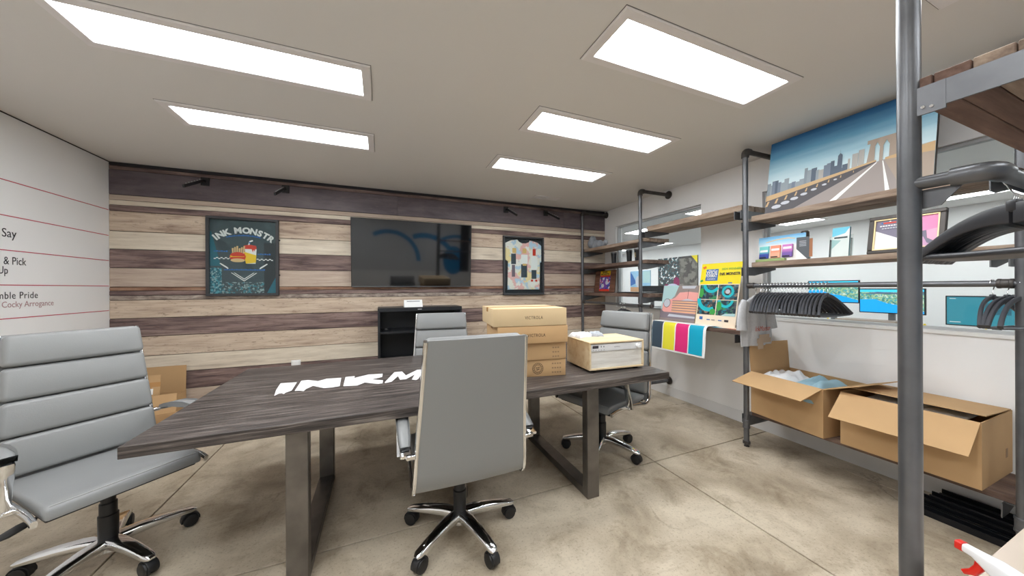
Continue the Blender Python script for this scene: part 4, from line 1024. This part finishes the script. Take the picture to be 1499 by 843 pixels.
# yellow award poster
yp = leaning('award_poster', 'tall poster with a yellow head and four car wrap photos', 'poster', 2.19, 3.02, .9862, .41, .635, .19, .004, mat('poster_cream', (238, 220, 196), .6))
YEL = mat('poster_yellow', (244, 222, 22), .5); PB2 = mat('poster_blue', (66, 110, 176), .5); TQ = mat('poster_turquoise', (26, 186, 196), .5); GRN = mat('poster_green', (64, 160, 72), .5); ORG = mat('poster_orange', (232, 120, 40), .5)
GND = [splatter_mat('photo_a', (84, 92, 96), [(28, 120, 140), (60, 140, 90), (40, 60, 72)], 22, .4, .5), splatter_mat('photo_b', (70, 78, 84), [(30, 110, 130), (150, 120, 96), (36, 52, 60)], 22, .4, .52)]
hx = .205
it = [(YEL, rect(-hx, hx, .42, .635)), (PB2, rect(-.15, -.02, .455, .575)), (ORG, [(-hx + .01, .60), (-.16, .612), (-.15, .59), (-.18, .575)]), (GRN, [(-hx, .46), (-.18, .47), (-.17, .45), (-.2, .44)]), (PB2, rect(.09, .13, .425, .435)),
      (GND[0], rect(-.195, -.005, .265, .412)), (GND[1], rect(.005, .195, .265, .412)), (GND[1], rect(-.195, -.005, .108, .258)), (GND[0], rect(.005, .195, .108, .258)),
      (TQ, arcband(-.07, .42, .06, .09, 185, 330)), (TQ, arcband(.10, .345, .038, .06, 0, 359)), (SIL, disc(.10, .345, .022)), (TQ, arcband(-.08, .27, .09, .13, 180, 300)), (TQ, arcband(.09, .26, .05, .075, 180, 360)), (GRN, disc(-.17, .33, .022, .05)), (GRN, disc(-.03, .14, .03, .03)), (GRN, disc(.03, .2, .025, .045)), (SKYT, [(.06, .108), (.195, .108), (.195, .135), (.1, .13)])]
for k, x in enumerate((-.16, -.08, -.03, .04)): it.append((PB2 if k != 2 else GRY, rect(x, x + .035, .055, .064 if k else .085)))
it.append((OUTL, rect(.10, .14, .05, .07)))
flat('print', it, yp, 0, .0002)
text('BEST OF', .02, PWH, yp, -.085, .556, .006, align='CENTER', width=.07); text('WIDE', .05, PWH, yp, -.085, .522, .006, align='CENTER', width=.118, bold=.001); text('FORMAT', .045, PWH, yp, -.085, .490, .006, align='CENTER', width=.118, bold=.001); text('AWARDS', .024, PWH, yp, -.085, .464, .006, align='CENTER', width=.09)
text('2024 WINNER', .03, GRN, yp, .015, .560, .006, width=.185); text('INK MONSTR', .038, OUTL, yp, .0, .508, .006, width=.20, bold=.001)
# cmyk banner draped over the shelf edge
bn = thing('sample_banner', 'vinyl banner of navy, yellow, magenta and cyan stripes hanging off the shelf', 'banner', (0, 0, 0))
def drape(y0, y1, prof, th=.0012):
    bm = B(); A = [[bm.verts.new((x, y, z)) for x, z in prof] for y in (y0, y1)]
    nx = []
    for a_, b_ in zip(prof, prof[1:]): nx.append((-(b_[1] - a_[1]), b_[0] - a_[0]))
    C_ = []
    for y in (y0, y1):
        row = []
        for k, (x, z) in enumerate(prof):
            q = nx[min(k, len(nx) - 1)]; l = math.hypot(*q); row.append(bm.verts.new((x - q[0] / l * th, y, z - q[1] / l * th)))
        C_.append(row)
    for k in range(len(prof) - 1):
        bm.faces.new((A[0][k], A[0][k + 1], A[1][k + 1], A[1][k])); bm.faces.new((C_[0][k + 1], C_[0][k], C_[1][k], C_[1][k + 1]))
        bm.faces.new((A[0][k + 1], A[0][k], C_[0][k], C_[0][k + 1])); bm.faces.new((A[1][k], A[1][k + 1], C_[1][k + 1], C_[1][k]))
    bm.faces.new((A[0][0], A[1][0], C_[1][0], C_[0][0])); bm.faces.new((A[1][-1], A[0][-1], C_[0][-1], C_[1][-1]))
    bmesh.ops.recalc_face_normals(bm, faces=bm.faces)
    return bm
prof = [(3.02, .9895), (2.95, .9905), (2.925, .988), (2.908, .975), (2.898, .945), (2.893, .88), (2.888, .80), (2.878, .685)]
prof = [(x - .018, z) for x, z in prof]; prof[0] = (3.02, .9895)
obj('banner_sheet', drape(2.165, 2.835, prof, .0015), PWH, bn, 60)
ys = [2.83, 2.672, 2.512, 2.352, 2.188]; p2_ = [(x - .0008, z + .0006) for x, z in prof[:-1]] + [(prof[-1][0] - .0006, prof[-1][1] + .016)]
for k, (c, lb) in enumerate((((62, 78, 92), 'navy'), ((236, 226, 62), 'yellow'), ((226, 50, 124), 'magenta'), ((14, 166, 198), 'cyan'))):
    obj('stripe', drape(ys[k + 1] + .006, ys[k] - .006 if k else ys[k], p2_, .0007), mat('stripe_' + lb, c, .45), bn, 60, label=lb + ' vinyl stripe')
# loose prints on the same shelf
for k, (y, x, rz, c) in enumerate(((2.06, 2.985, .2, (40, 150, 186)), (1.98, 2.99, -.15, (226, 110, 66)), (2.02, 3.0, .05, (236, 220, 200)))):
    o = obj('loose_print', bx(-.05, .05, -.09, .09, 0, .0012), mat('loose_print_%d' % k, c, .5)); o.location = (x, y, .9858 + .0014 * k); o.rotation_euler = (0, 0, rz)
    tag(o, ('blue', 'orange', 'cream')[k] + ' loose print lying below the yellow poster', 'print', 'loose prints on the middle shelf')

# ================================================================ upper shelves: far bay
bm = B()
for c, r in (((.0, .15, .075), .062), ((.0, .13, .12), .05), ((.01, .08, .035), .035), ((.0, .03, .055), .055), ((.0, -.05, .05), .05), ((.02, -.12, .04), .036), ((.0, -.18, .06), .032), ((-.03, .05, .03), .03)):
    bmesh.ops.create_icosphere(bm, subdivisions=3, radius=r, matrix=Matrix.Translation(c))
o = obj('figurine_mass', bm, mat('figurine_grey', (142, 146, 152), .8, var=.12, vscale=30, bump=.2, bscale=40), None, 80)
md = o.modifiers.new('m', 'REMESH'); md.mode = 'VOXEL'; md.voxel_size = .008; md.use_smooth_shade = True
o.name = 'reclining_figurine'; o.scale = (1.1, 1.0, 1.25); o.location = (3.03, 4.02, 1.957); tag(o, 'grey reclining figurine on the top shelf of the far bay', 'figurine')
TUM = mat('tumbler_black', (26, 28, 32), .35)
for k, (y, lb) in enumerate(((3.745, 'black tumbler farthest from the pipe, beside the window jamb'), (3.435, 'black tumbler in the middle of three'), (3.285, 'black tumbler closest behind the pipe with tan marks'))):
    t = thing('tumbler', lb, 'cup', (3.10, y, 1.7045), 0, 'black tumblers on the shelf')
    bm = B(); add_lathe(bm, [(.030, 0), (.031, .003), (.038, .12), (.041, .150), (.041, .152)], 20); obj('cup', bm, TUM, t, 40)
    bm = B(); add_lathe(bm, [(.0415, .152), (.0425, .156), (.042, .168), (.034, .172)], 20); obj('lid', bm, mat('tumbler_lid', (120, 122, 124), .3, .6), t, 40)
    if k == 2:
        bm = B()
        for q in range(3): add_box(bm, -.0435, -.0395, -.012, .006, .06 + .022 * q, .072 + .022 * q)
        obj('printed_mark', bm, mat('tumbler_mark', (186, 168, 120), .5), t)
# comic on a slatted plaque
pq = leaning('slat_plaque', 'brown slatted plaque with a mounted comic cover', 'plaque', 4.0, 3.12, 1.296, .47, .335, .12, .006, mat('plaque_backing', (70, 46, 36), .8))
for k in range(5): obj('slat', bx(-.235, .235, .004 + .066 * k, .067 + .066 * k, .0003, .010, .002, 1), wood('plaque_slat', [(.3, (88, 58, 46)), (.6, (126, 88, 70)), (.8, (150, 112, 92))], rough=.7), pq)
cm = splatter_mat('comic_cover', (86, 60, 150), [(206, 40, 60), (40, 44, 110), (226, 224, 232), (60, 90, 190)], 26, .4, .55)
obj('comic_cover', bx(-.105, .130, .02, .325, .0105, .0125), cm, pq)
it = [(PYE, rect(-.105, .13, .255, .325)), (PRD, rect(-.10, .125, .235, .258)), (PRD, rect(-.105, .13, .02, .05)), (mat('print_violet', (120, 70, 160), .5), disc(.02, .13, .05, .07)), (SIL, disc(-.03, .10, .035, .03)), (SIL, disc(.06, .15, .03, .035))]
flat('print', it, pq, .0125, .0002)
text('INK', .04, OUTL, pq, .012, .292, .0140, align='CENTER', width=.12, bold=.001); text('MONSTR', .035, OUTL, pq, .012, .262, .0140, align='CENTER', width=.19, bold=.001)
o = obj('laptop', bx(-.14, .14, -.22, .22, 0, .014, .004, 2), mat('laptop_black', (26, 26, 30), .4)); o.location = (3.12, 3.33, 1.2955); tag(o, 'closed black laptop flat on the lowest far shelf', 'laptop')

# ================================================================ near bay: skyline picture and small displays
skp = leaning('skyline_picture', 'large canvas of a bridge road and city skyline under blue sky', 'picture', 1.255, 2.965, 1.9725, .885, .606, .16, .028, mat('canvas_dark_edge', (60, 52, 48), .7))
hx, H_ = .4425, .605
SKY = gradient_mat('print_sky', [(0.0, (206, 226, 232)), (.25, (168, 206, 220)), (.55, (98, 156, 190)), (.8, (48, 110, 160)), (1.0, (22, 74, 130))], 'Y', .2, .60, .35, .10)
ROAD = mat('print_road', (156, 146, 142), .6); RAIL = mat('print_rail_dark', (86, 84, 88), .6); STONE = mat('print_stone', (168, 152, 138), .6); BEAM = mat('print_beam', (202, 170, 128), .6); FAC = [mat('print_building_%d' % k, c, .6) for k, c in enumerate(((120, 132, 148), (150, 160, 168), (176, 174, 170), (92, 104, 120), (138, 150, 158)))]
it = [(SKY, rect(-hx, hx, .0, H_))]
rnd = random.Random(5)
x = -hx
while x < .06:
    w_ = rnd.uniform(.014, .034); hgt = .205 + .05 * (x + hx) + rnd.uniform(.0, .07) + (.02 if -.2 < x < 0 else 0)
    it.append((FAC[rnd.randrange(5)], rect(x, min(x + w_, .07), .13, hgt))); x += w_ * .85
it += [(FAC[3], [(.0, .2), (.03, .2), (.027, .33), (.015, .345), (.004, .33)]), (FAC[0], rect(.0145, .0155, .34, .37)), (FAC[2], rect(.08, .11, .18, .31)), (FAC[2], rect(.112, .14, .18, .325)), (FAC[1], rect(.28, .36, .2, .28)), (FAC[2], rect(.36, .43, .2, .25)),
       (STONE, [(.15, .19), (.19, .19), (.19, .315), (.182, .35), (.168, .355)]), (STONE, [(.152, .345), (.286, .345), (.286, .372), (.152, .372)]), (STONE, rect(.168, .185, .20, .35)), (STONE, rect(.212, .228, .20, .35)), (STONE, [(.256, .19), (.30, .19), (.29, .35), (.256, .35)]),
       (STONE, [(.185, .31), (.2, .345), (.185, .345)]), (STONE, [(.212, .31), (.2, .345), (.212, .345)]), (STONE, [(.228, .31), (.242, .345), (.228, .345)]), (STONE, [(.256, .31), (.242, .345), (.256, .345)]),
       (BEAM, [(-hx, .15), (.2, .225), (.2, .20), (-hx, .10)]), (RAIL, [(-hx, .0), (-.25, .0), (.2, .205), (.2, .215), (-hx, .105)]), (ROAD, [(-.25, 0), (hx, 0), (hx, .1), (.23, .215), (.2, .21)]),
       (PWH, [(-.03, 0), (.01, 0), (.205, .205), (.2, .208)]), (PWH, [(.25, .0), (.27, .0), (.232, .208), (.228, .208)]), (STONE, [(.32, .0), (hx, .0), (hx, .20), (.235, .215)]), (BEAM, [(hx, .19), (hx, .25), (.24, .225), (.24, .212)])]
for k in range(9):
    f = k / 9.0; it.append((BEAM, [(-hx + .6 * f, .06 + .13 * f), (-hx + .6 * f + .012 * (1 - f) + .004, .06 + .13 * f), (-hx + .6 * f + .03 * (1 - f), .10 + .10 * f), (-hx + .6 * f + .015 * (1 - f), .10 + .10 * f)]))
for k in range(7):
    f = k / 7.0; it.append((SIL, disc(-.36 + .42 * f, .045 + .13 * f, .03 * (1 - f) + .006, .012 * (1 - f) + .004, 8)))
flat('print', it, skp, 0, .00012)
# counter display card with three sachets
dc = leaning('display_card', 'sunny display card with three small sachets on the shelf', 'display', 1.628, 3.03, 1.5775, .335, .215, .12, .004, gradient_mat('card_sky', [(0, (236, 232, 226)), (.45, (240, 238, 236)), (.7, (150, 206, 232)), (1, (30, 130, 200))], 'Y', .0, .215, .4, .05))
for k, (c1_, c2_) in enumerate((((120, 208, 204), (52, 70, 160)), ((236, 144, 112), (240, 170, 140)), ((200, 120, 190), (116, 84, 166)))):
    x = -.115 + .085 * k
    bm = B(); add_box(bm, x - .036, x + .036, .03, .135, .001, .014, .004, 2)
    o = obj('sachet', bm, gradient_mat('sachet_%d' % k, [(0, c2_), (.35, c2_), (.6, c1_), (1, c1_)], 'Y', .03, .13), dc)
    flat('lettering_band', [(PWH, rect(x - .028, x + .030, .085 + .006 * k, .103 + .006 * k))], dc, .0142, .0002); flat('dark_band', [(INKBLACK, rect(x - .030, x + .02, .034, .044))], dc, .0142, .0002)
bm = B(); add_box(bm, -.165, .05, .0, .022, .0, .035, .004, 2); obj('tray_lip', bm, mat('tray_green', (150, 170, 110), .6), dc)
flat('script_line', [(PTN, [(-.11, .165), (-.03, .18), (.05, .185), (.1, .175), (.1, .182), (.05, .193), (-.03, .188), (-.11, .172)])], dc, 0, .0004)
mc = leaning('menu_card', 'small dark menu card standing beside the display card', 'card', 1.455, 2.995, 1.5775, .075, .175, .10, .003, mat('menu_grey', (78, 82, 88), .5), .25)
obj('side_edge', bx(.0375, .056, .02, .16, -.004, -.001), mat('menu_brown', (160, 106, 70), .6), mc)
it = [(PWH, [(-.0375, .0), (.03, .0), (-.0375, .085)])] + [(SIL, rect(-.02, .02, .105 + .012 * k, .109 + .012 * k)) for k in range(4)]
flat('print', it, mc, 0, .0003)
t = thing('steel_bottle', 'steel bottle standing behind the sachet display card', 'bottle', (3.22, 1.545, 1.5775))
bm = B(); add_lathe(bm, [(.030, 0), (.032, .004), (.032, .17), (.024, .19), (.024, .195)], 20); obj('bottle', bm, mat('bottle_white', (225, 226, 228), .3), t, 40)
bm = B(); add_lathe(bm, [(.026, .195), (.027, .20), (.027, .243), (.022, .248)], 20); obj('cap', bm, mat('bottle_cap', (120, 112, 106), .3, .8), t, 40)
bh = thing('brochure_holder', 'clear acrylic brochure holder with teal leaflets', 'brochure holder', mtx=frame((3.06, 1.255, 1.5778), (0, -1, 0), (.12, 0, 1)))
ACR = MATS['window_glass']
bm = B(); add_box(bm, -.058, .058, 0, .15, .028, .031); add_box(bm, -.058, .058, 0, .16, -.003, 0); add_box(bm, -.058, -.055, 0, .13, 0, .028); add_box(bm, .055, .058, 0, .13, 0, .028); add_box(bm, -.058, .058, 0, .003, 0, .028)
obj('holder', bm, ACR, bh)
obj('leaflet_stack', bx(-.05, .044, .004, .215, .004, .02), mat('leaflet_teal', (24, 96, 112), .5), bh)
flat('leaflet_cover', [(PAPER, rect(-.05, .044, .004, .215)), (mat('leaflet_cyan', (110, 200, 226), .5), [(-.05, .15), (.02, .17), (.044, .21), (.044, .215), (-.05, .215)]), (mat('leaflet_ink', (40, 60, 66), .5), rect(-.038, .034, .135, .146)), (SKYT, [(-.05, .06), (.0, .12), (-.05, .13)])], bh, .0202, .0003)
# framed certificate
cf = leaning('framed_certificate', 'gilt and black framed certificate with pink geometric shapes', 'certificate', .937, 2.985, 1.5775, .318, .25, .20, .012, mat('certificate_back', (40, 36, 34), .7))
bm = B(); a, b, q = .159, .25, .024
for z0_, z1_, o0, o1 in ((0, .014, 0, q),):
    for r_ in ((-a, a, b - q, b), (-a, a, .001, q), (-a, -a + q, q, b - q), (a - q, a, q, b - q)): add_box(bm, r_[0], r_[1], r_[2], r_[3], 0, .014, .004, 2)
obj('frame', bm, mat('frame_dark_bronze', (58, 52, 48), .35, .3), cf)
bm = B(); a2, b0, b1, q2 = .135, .024, .226, .006
for r_ in ((-a2, a2, b1 - q2, b1), (-a2, a2, b0, b0 + q2), (-a2, -a2 + q2, b0 + q2, b1 - q2), (a2 - q2, a2, b0 + q2, b1 - q2)): add_box(bm, r_[0], r_[1], r_[2], r_[3], 0, .010)
obj('gilt_liner', bm, mat('gilt', (226, 200, 150), .4, .3), cf)
SLP = mat('cert_slate', (120, 114, 134), .5); CP = [mat('cert_pink_%d' % k, c, .5) for k, c in enumerate(((226, 140, 186), (238, 170, 200), (206, 160, 196)))]
c0 = a2 - q2; it = [(SLP, rect(-c0, c0, .03, .22)), (PWH, [(-c0, .03), (c0 * .6, .03), (.0, .08), (-c0, .155)]), (CP[0], [(.045, .22), (c0, .22), (c0, .135), (.06, .125)]), (CP[1], [(.085, .128), (c0, .137), (c0, .05), (.09, .08)]), (CP[2], [(.03, .08), (.075, .09), (.09, .05), (c0, .03), (.02, .03)]),
      (PBL, rect(-.105, -.098, .198, .207)), (PRD, rect(-.096, -.04, .198, .207)), (PWH, [(-.072, .209), (-.066, .217), (-.06, .209)])]
for k in range(9): it.append((PWH, rect(-.11 + .012 * k, -.101 + .012 * k, .180, .187)))
for k in range(8): it.append((SIL, rect(-.10 + .012 * k, -.091 + .012 * k, .162, .169)))
flat('print', it, cf, .0, .0003)

# ================================================================ desk and spray bottle in the near right corner
dk = thing('side_desk', 'beige low desk cut off by the lower right corner', 'desk', (1.60, -.003, 0))
DKM = mat('desk_beige', (212, 196, 180), .5, var=.04, vscale=5)
DZ = .62
obj('desktop', bx(-.72, .72, -.335, .335, DZ - .028, DZ, .003, 2), DKM, dk)
for x in (-.66, .66):
    for y in (-.28, .27): obj('leg', bx(x - .025, x + .025, y - .025, y + .025, 0, DZ - .028, .003, 1), LEGM, dk)
sp = thing('spray_bottle', 'white spray bottle with red nozzle and trigger on the low desk', 'spray bottle', (1.0136, .200, DZ + .0005), math.atan2(.96, .28))
SPW = mat('spray_white', (236, 236, 238), .3); SPR = mat('spray_red', (214, 36, 24), .35)
bm = B(); add_lathe(bm, [(.034, 0), (.037, .004), (.037, .12), (.030, .155), (.016, .180), (.014, .197)], 24); obj('bottle', bm, SPW, sp, 50)
bm = B(); add_lathe(bm, [(.017, .190), (.018, .193), (.018, .212), (.015, .215)], 20); obj('collar', bm, SPR, sp, 40)
bm = B(); add_sweep(bm, [(-.045, 0, .228), (-.02, 0, .234), (.01, 0, .244), (.035, 0, .251), (.048, 0, .252)], [rrect(.010, .012, .006, 2), rrect(.014, .020, .008, 2), rrect(.012, .016, .007, 2), rrect(.008, .008, .004, 2), rrect(.007, .007, .003, 2)]); obj('head', bm, SPW, sp, 50)
bm = B(); add_sweep(bm, [(.048, 0, .252), (.057, 0, .252)], rrect(.008, .008, .003, 2)); obj('nozzle', bm, SPR, sp, 50)
bm = B(); add_sweep(bm, [(.028, 0, .242), (.030, 0, .228), (.037, 0, .214), (.050, 0, .204)], [rrect(.006, .005, .003, 2)] * 3 + [rrect(.004, .0025, .002, 2)], up=(0, 1, 0)); obj('trigger', bm, SPR, sp, 50)

# ================================================================ furniture of the next office
def monitor(label, x, y, z, wd, ht, face, content, rz=0.0):
    t = thing('monitor', label, 'monitor', mtx=frame((x, y, z), (math.sin(rz), -math.cos(rz), 0), (0, 0, 1)))
    obj('body', bx(-wd / 2, wd / 2, -ht / 2, ht / 2, -.03, 0, .004, 1), mat('monitor_black', (28, 29, 33), .4), t)
    obj('stand', bx(-.03, .03, .77 - z, -ht / 2 + .02, -.07, -.03), mat('monitor_stand', (120, 122, 126), .4, .5), t)
    obj('stand_foot', bx(-.12, .12, .761 - z, .772 - z, -.14, .04), MATS['monitor_stand'], t)
    flat('screen', content(wd / 2 - .012, ht / 2 - .014), t, 0, .0004)
    return t
def em(name, c, e=.55): return mat(name, c, .4, emit=e)
LAKE = em('screen_lake', (20, 150, 226)); LAND = splatter_mat('screen_land', (92, 140, 120), [(60, 116, 112), (186, 196, 180), (70, 150, 160), (140, 170, 130)], 24, .4, .52); SSKY = em('screen_sky', (60, 190, 236)); HILL = em('screen_hill', (90, 110, 130), .3)
for k in ('screen_land',):
    p_ = MATS[k].node_tree.nodes['Principled BSDF']; nt = MATS[k].node_tree
    src = p_.inputs['Base Color'].links[0].from_socket; nt.links.new(src, p_.inputs['Emission Color']); p_.inputs['Emission Strength'].default_value = .5
def landscape(a, b): return [(LAND, rect(-a, a, -b, b)), (SSKY, rect(-a, a, b * .78, b)), (HILL, [(-a, b * .6), (-a * .4, b * .8), (a * .2, b * .72), (a, b * .82), (a, b * .6)]), (LAKE, [(-a, b * .1), (-a * .5, b * .15), (-a * .1, -b * .2), (a * .3, -b * .35), (a, -b * .8), (a, -b), (-a, -b)])]
TL = em('screen_teal', (38, 116, 132), .5); TLD = em('screen_teal_dark', (30, 84, 100), .4)
def tealwin(a, b): return [(TL, rect(-a, a, -b, b)), (TLD, rect(-a * .2, a * .3, -b * .2, b * .6)), (em('screen_grey', (90, 110, 120), .4), rect(a * .4, a, -b, b * .2)), (PWH, rect(-a * .94, -a * .8, b * .86, b * .9)), (PWH, rect(-a * .94, -a * .7, -b * .84, -b * .79))]
dsk = thing('office_desk', 'long office desk beyond the near window under the monitors', 'desk', (6.55, 1.6, 0))
obj('desktop', bx(-.40, .35, -1.7, 1.9, .73, .76, .003, 1), mat('desk_oak', (196, 178, 158), .5), dsk)
for y in (-1.6, 0, 1.8):
    for x in (-.35, .3): obj('leg', bx(x - .025, x + .025, y - .025, y + .025, 0, .73), LEGM, dsk)
obj('riser', bx(-.35, -.05, .42, 1.02, .7605, .90), mat('riser_wood', (176, 158, 142), .6), dsk)
monitor('leftmost office monitor showing a blue lake, behind the hangers', 6.55, 2.80, 1.29, .62, .345, 0, landscape)
monitor('office monitor showing a blue lake, left of the near pole', 6.45, 2.145, 1.165, .62, .345, 0, landscape)
monitor('teal screened office monitor right of the near pole', 6.45, 1.33, 1.07, .70, .36, 0, tealwin)
for k, (x, y, lb) in enumerate(((6.22, 2.46, 'small white box on the office desk under the left monitor'), (6.22, 2.26, 'small white box on the office desk under the lake monitor'))):
    o = obj('desk_box', bx(-.03, .03, -.06, .06, 0, .08, .008, 2), WHITE); o.location = (x, y - (.35 if k else .0), .7605 if k == 0 else .9005); tag(o, lb, 'box')
    if k == 0: o.location = (x + .1, 2.74, .7605)
YST = mat('star_yellow', (244, 214, 30), .5)
for k, (x, y, lb) in enumerate(((6.25, 2.72, 'yellow star ornament beside the lake monitor'), (6.30, 1.80, 'yellow star ornament right of the near pole'), (6.12, 1.32, 'yellow star ornament under the teal monitor'))):
    bm = B(); poly = []
    for q in range(10):
        r_ = .075 if q % 2 == 0 else .04; poly.append((r_ * math.cos(PI / 2 + q * PI / 5), r_ * math.sin(PI / 2 + q * PI / 5)))
    vs = add_prism(bm, poly, 'z', 0, .03); bmesh.ops.bevel(bm, geom=bm.edges[:], offset=.006, segments=2, affect='EDGES')
    o = obj('star_ornament', bm, YST, None, 40); o.matrix_world = frame((x, y, (.828, .828, .828)[k]), (0, -1, 0), (.25, 0, 1)); o.location.z = .7605 + .066; tag(o, lb, 'ornament')
for k, (y, z, c) in enumerate(((1.95, .7605, (190, 84, 60)), (1.90, .7605, (226, 226, 226)))):
    o = obj('drink_can', bx(-.03, .03, -.03, .03, 0, .16, .012, 2), mat('can_%d' % k, c, .4)); o.location = (6.20, y + .02 * k, z); tag(o, ('red' if k == 0 else 'white') + ' can on the office desk beside the near pole', 'can')
for k, (y, lb) in enumerate(((1.05, 'open white papers in front of the teal monitor'), (1.55, 'white papers left of the teal monitor'))):
    o = obj('paper_stack', bx(-.1, .1, -.14, .14, 0, .02), PAPER); o.location = (6.28, y, .7605); tag(o, lb, 'papers')
# a laminated board and back office items seen through the far window
po = thing('splatter_poster', 'dark splattered art poster on the far office wall', 'poster', mtx=frame((XO - .002, 7.17, 1.1), (0, -1, 0), (0, 0, 1)))
obj('board', bx(-.70, .70, 0, 1.18, 0, .02), mat('poster_dark', (74, 72, 72), .6), po)
it = [(splatter_mat('poster_speckle', (70, 72, 74), [(238, 240, 240), (90, 88, 84), (60, 120, 130)], 16, .5, .58), rect(-.70, .1, .35, 1.18)), (splatter_mat('poster_streak', (104, 100, 94), [(84, 80, 76), (132, 128, 120)], 5, .5, .5), rect(.1, .7, .0, 1.12)),
      (YEL, [(.5, 1.18), (.7, 1.18), (.7, .95), (.62, 1.05)]), (mat('poster_plum', (140, 44, 92), .6), disc(-.36, .15, .14, .22)), (mat('poster_plum', (140, 44, 92)), disc(.0, .42, .11, .16)), (mat('poster_lilac', (206, 206, 230), .6), arcband(-.14, .02, .2, .36, 0, 180)), (MATS['poster_lilac'], disc(.22, .12, .16, .2)), (SKYT, [(-.66, 0), (-.55, 0), (-.6, .25), (-.68, .2)])]
flat('print', it, po, .02, .001)
pb = thing('blue_poster', 'narrow pale blue art poster on the far office wall', 'poster', mtx=frame((XO - .002, 8.62, 1.22), (0, -1, 0), (0, 0, 1)))
obj('board', bx(-.5, .42, 0, .72, 0, .02), mat('poster_pale_blue', (150, 192, 220), .6), pb)
flat('print', [(mat('poster_sand', (206, 160, 120), .6), rect(-.5, .42, 0, .16)), (PB2, [(-.5, .2), (-.2, .3), (-.4, .6), (-.5, .7)]), (SIL, disc(-.1, .35, .15, .2)), (SKYT, rect(.1, .42, .3, .7))], pb, .02, .001)
bd = thing('black_desk', 'black office desk with equipment beyond the far window', 'desk', (5.35, 4.95, 0))
obj('desktop', bx(-.75, .75, -.4, .4, .92, .96, .003, 1), MATS['cabinet_black'], bd)
obj('side_panel', bx(-.72, -.68, -.38, .38, 0, .92), MATS['cabinet_black'], bd); obj('side_panel', bx(.68, .72, -.38, .38, 0, .92), MATS['cabinet_black'], bd)
monitor('black backed monitor on the black desk', 5.0, 4.95, 1.25, .60, .30, 0, lambda a, b: [(DARKGREY, rect(-a, a, -b, b))])
o = obj('grey_printer', bx(-.3, .3, -.3, .3, 0, .22, .02, 2), mat('printer_grey', (150, 152, 156), .5)); o.location = (4.55, 3.7, .80); tag(o, 'grey printer on a white stand beyond the far window', 'printer')
st = obj('printer_stand', bx(-.35, .35, -.35, .35, 0, .80, .005, 1), WHITE); st.location = (4.55, 3.7, 0); tag(st, 'white printer stand beyond the far window', 'stand')
